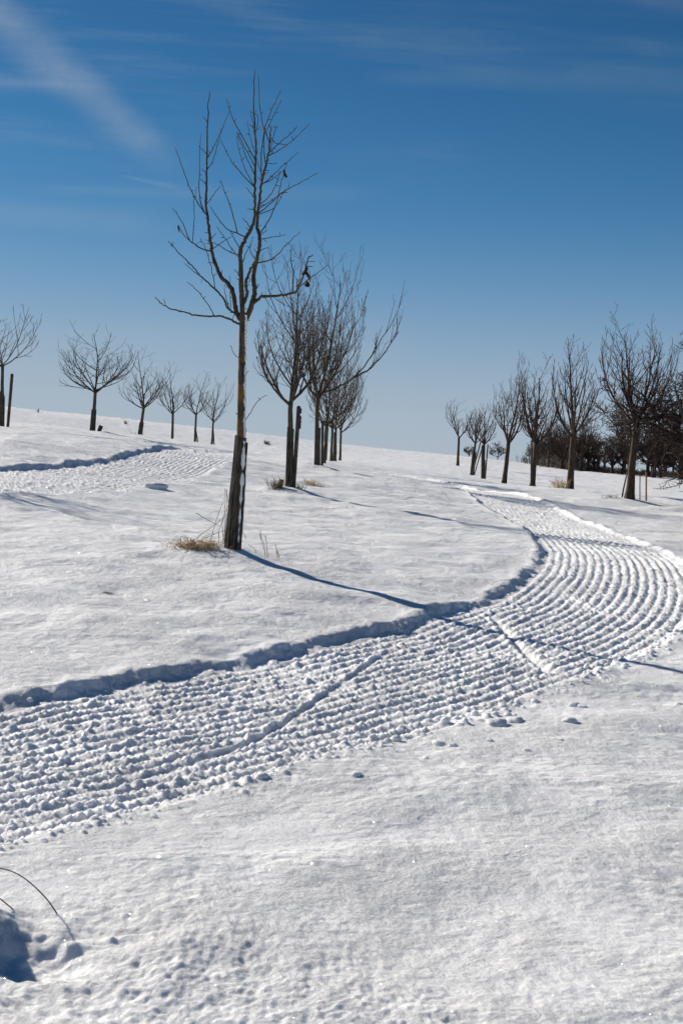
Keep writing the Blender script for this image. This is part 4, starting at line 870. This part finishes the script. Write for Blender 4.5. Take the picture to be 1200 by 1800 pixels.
x, y = TREES['R1'][0]-0.45, TREES['R1'][1]; tuft('dry_grass_tuft', x, y, 30, 0.16, 0.2, 'low grass scraps beside the large tree with stakes', 'grass tuft', STALK, 7, 0.6, 0.004, 0.1)
for (x, y), n_, lab in (((-6.0, 100.0), 60, 'sparse grass blades on the snowy skyline behind the lichen-barked tree'), ((-24.5, 104.0), 16, 'tiny dark weed on the hill skyline above the leaning free-standing stake'), ((-17.3, 103.0), 24, 'small weed tuft on the hill skyline behind the hillside row')):
    tuft('dry_grass_tuft', x, y, n_, 0.40, 0.25, lab, 'grass tuft', STALK, 60+n_, 0.3, 0.010, 0.07 if n_ < 50 else 0.12)
x, y = SPOT['tuft_in']; tuft('dry_grass_tuft', x, y, 14, 0.035, 0.05, 'few grass blades in a small hollow of the open field', 'grass tuft', STALK, 8, 0.8, 0.0022, 0.012)
for (x, y), h, r, lab in ((SPOT['stump_t2'], 0.15, 0.045, 'cut stump in dry grass beside the second slatted trunk'), ((TREES['L4'][0]+0.55, TREES['L4'][1]), 0.28, 0.10, 'dark stub sticking out of the snow by the upper track bend'), ((TREES['L2'][0]+0.30, TREES['L2'][1]-0.1), 0.25, 0.09, 'small dark stub at the foot of the widest hillside tree')):
    z = gz(x, y); b = Builder(); rg = np.random.default_rng(int(h*1000)); t = np.linspace(-0.5, 1, 7)
    b.tube(np.c_[0.3*h*t, 0*t, h*t], r*(1.15-0.25*np.clip(t, 0, 1))*(1+rg.normal(0, .05, 7)), 10); o = link_mesh('stump', b.mesh('stump'), BARK_ROW, None, (x, y, z)); set_props(o, lab, 'stump')
for ln, nm, lab in ((STEMS[0], 'arched_stem', 'long arched dead stem bending over the foreground hollow'), (STEMS[1], 'arched_stem', 'short dead stem dipping into the snow of the foreground hollow')):
    x, y, _ = ln[-1]; z = gz(x, y); q = np.array(ln)-[x, y, z]; q[:, 2] -= q[-1, 2]+0.010
    if nm: q = np.vstack([q, q[-1]+[0.012, 0, -0.03]])
    b = Builder(); Q = spline(q, 6); b.tube(Q, np.linspace(0.0016, 0.0026, len(Q)), 6); o = link_mesh(nm, b.mesh(nm), STALK, None, (x, y, z)); set_props(o, lab, 'stem')

# ------------------------------------------------------------------ loose snow clods
import bmesh
def clod_mesh(seed, sub=3):
    bm = bmesh.new(); bmesh.ops.create_icosphere(bm, subdivisions=sub, radius=1.0); rg = np.random.default_rng(seed); off = rg.uniform(0, 50, 3)
    for v in bm.verts:
        c = np.array(v.co); f = 1+0.30*float(perlin(np.array([c[0]*1.1+off[0]+c[2]*0.7]), np.array([c[1]*1.1+off[1]-c[2]*0.5]), seed)[0])+0.16*float(perlin(np.array([c[0]*2.8+off[0]]), np.array([c[1]*2.8+c[2]*2.0+off[1]]), seed+1)[0])
        v.co = Vector(c*f)
    me = bpy.data.meshes.new('snow_clod'); bm.to_mesh(me); bm.free(); me.polygons.foreach_set('use_smooth', np.ones(len(me.polygons), bool)); me.materials.append(SNOW); return me
cms = [clod_mesh(30+i) for i in range(6)]
rg = np.random.default_rng(5)
for i, (x, y, r) in enumerate(CLODS):
    o = bpy.data.objects.new('snow_clod', cms[i % 6]); col.objects.link(o)
    o.location = (x, y, gz(x, y)+r*0.06); o.scale = (r*rg.uniform(0.8, 1.15), r*rg.uniform(0.6, 0.9), r*rg.uniform(0.36, 0.5)); o.rotation_euler = (0, 0, rg.uniform(0, 6.28))
    set_props(o, 'loose snow clod spilled along the outer edge of the groomed track', 'snow clod', 'snow clods along the outer track edge')
x, y = SPOT['clodbig']
o = bpy.data.objects.new('snow_clod', cms[1]); col.objects.link(o); o.location = (x, y, gz(x, y)+0.02); o.scale = (0.19, 0.11, 0.075)
set_props(o, 'large flat snow clod lying below the upper track', 'snow clod')
# crumbs too many to count
small = clod_mesh(99, 1); nv = len(small.vertices); sv_ = np.empty(nv*3); small.vertices.foreach_get('co', sv_); sv_ = sv_.reshape(-1, 3); sf = [tuple(p.vertices) for p in small.polygons]
pts = []
ar = np.r_[0, np.cumsum(np.hypot(*np.diff(C1, axis=0).T))]; tgc = np.gradient(C1, axis=0); tgc /= np.linalg.norm(tgc, axis=1)[:, None]
for i in range(2600):
    j = rg.integers(10, len(C1)-1); p = C1[j]
    if not (3.5 < p[1] < 15): continue
    edge = rg.random() < 0.40
    u = HALF+rg.normal(-0.01, 0.07) if edge else rg.uniform(-HALF+0.06, HALF)
    if not edge: u = (round(u/PITCHW-0.5)+0.5)*PITCHW+rg.normal(0, 0.02)
    q = p+tgc[j]*rg.uniform(-0.13, 0.13)+np.array([tgc[j, 1], -tgc[j, 0]])*u
    pts.append((q[0], q[1], (0.008+0.020*rg.random()**2.5)*(1.25 if edge else 1.0)))
pts = np.array(pts); zz = ground_z(pts[:, 0], pts[:, 1]); cb = Builder()
for (x, y, r), z in zip(pts, zz):
    a = rg.uniform(0, 6.28); c_, s_ = math.cos(a), math.sin(a); V = sv_*[r, r*rg.uniform(.5, 1), r*rg.uniform(.4, .7)]
    cb.add(np.c_[V[:, 0]*c_-V[:, 1]*s_+x, V[:, 0]*s_+V[:, 1]*c_+y, V[:, 2]+z+r*0.1], sf)
o = link_mesh('snow_crumbs', cb.mesh('snow_crumbs'), SNOW); set_props(o, 'small crumbs of snow strewn over the groomed track', 'snow crumbs', kind='stuff')
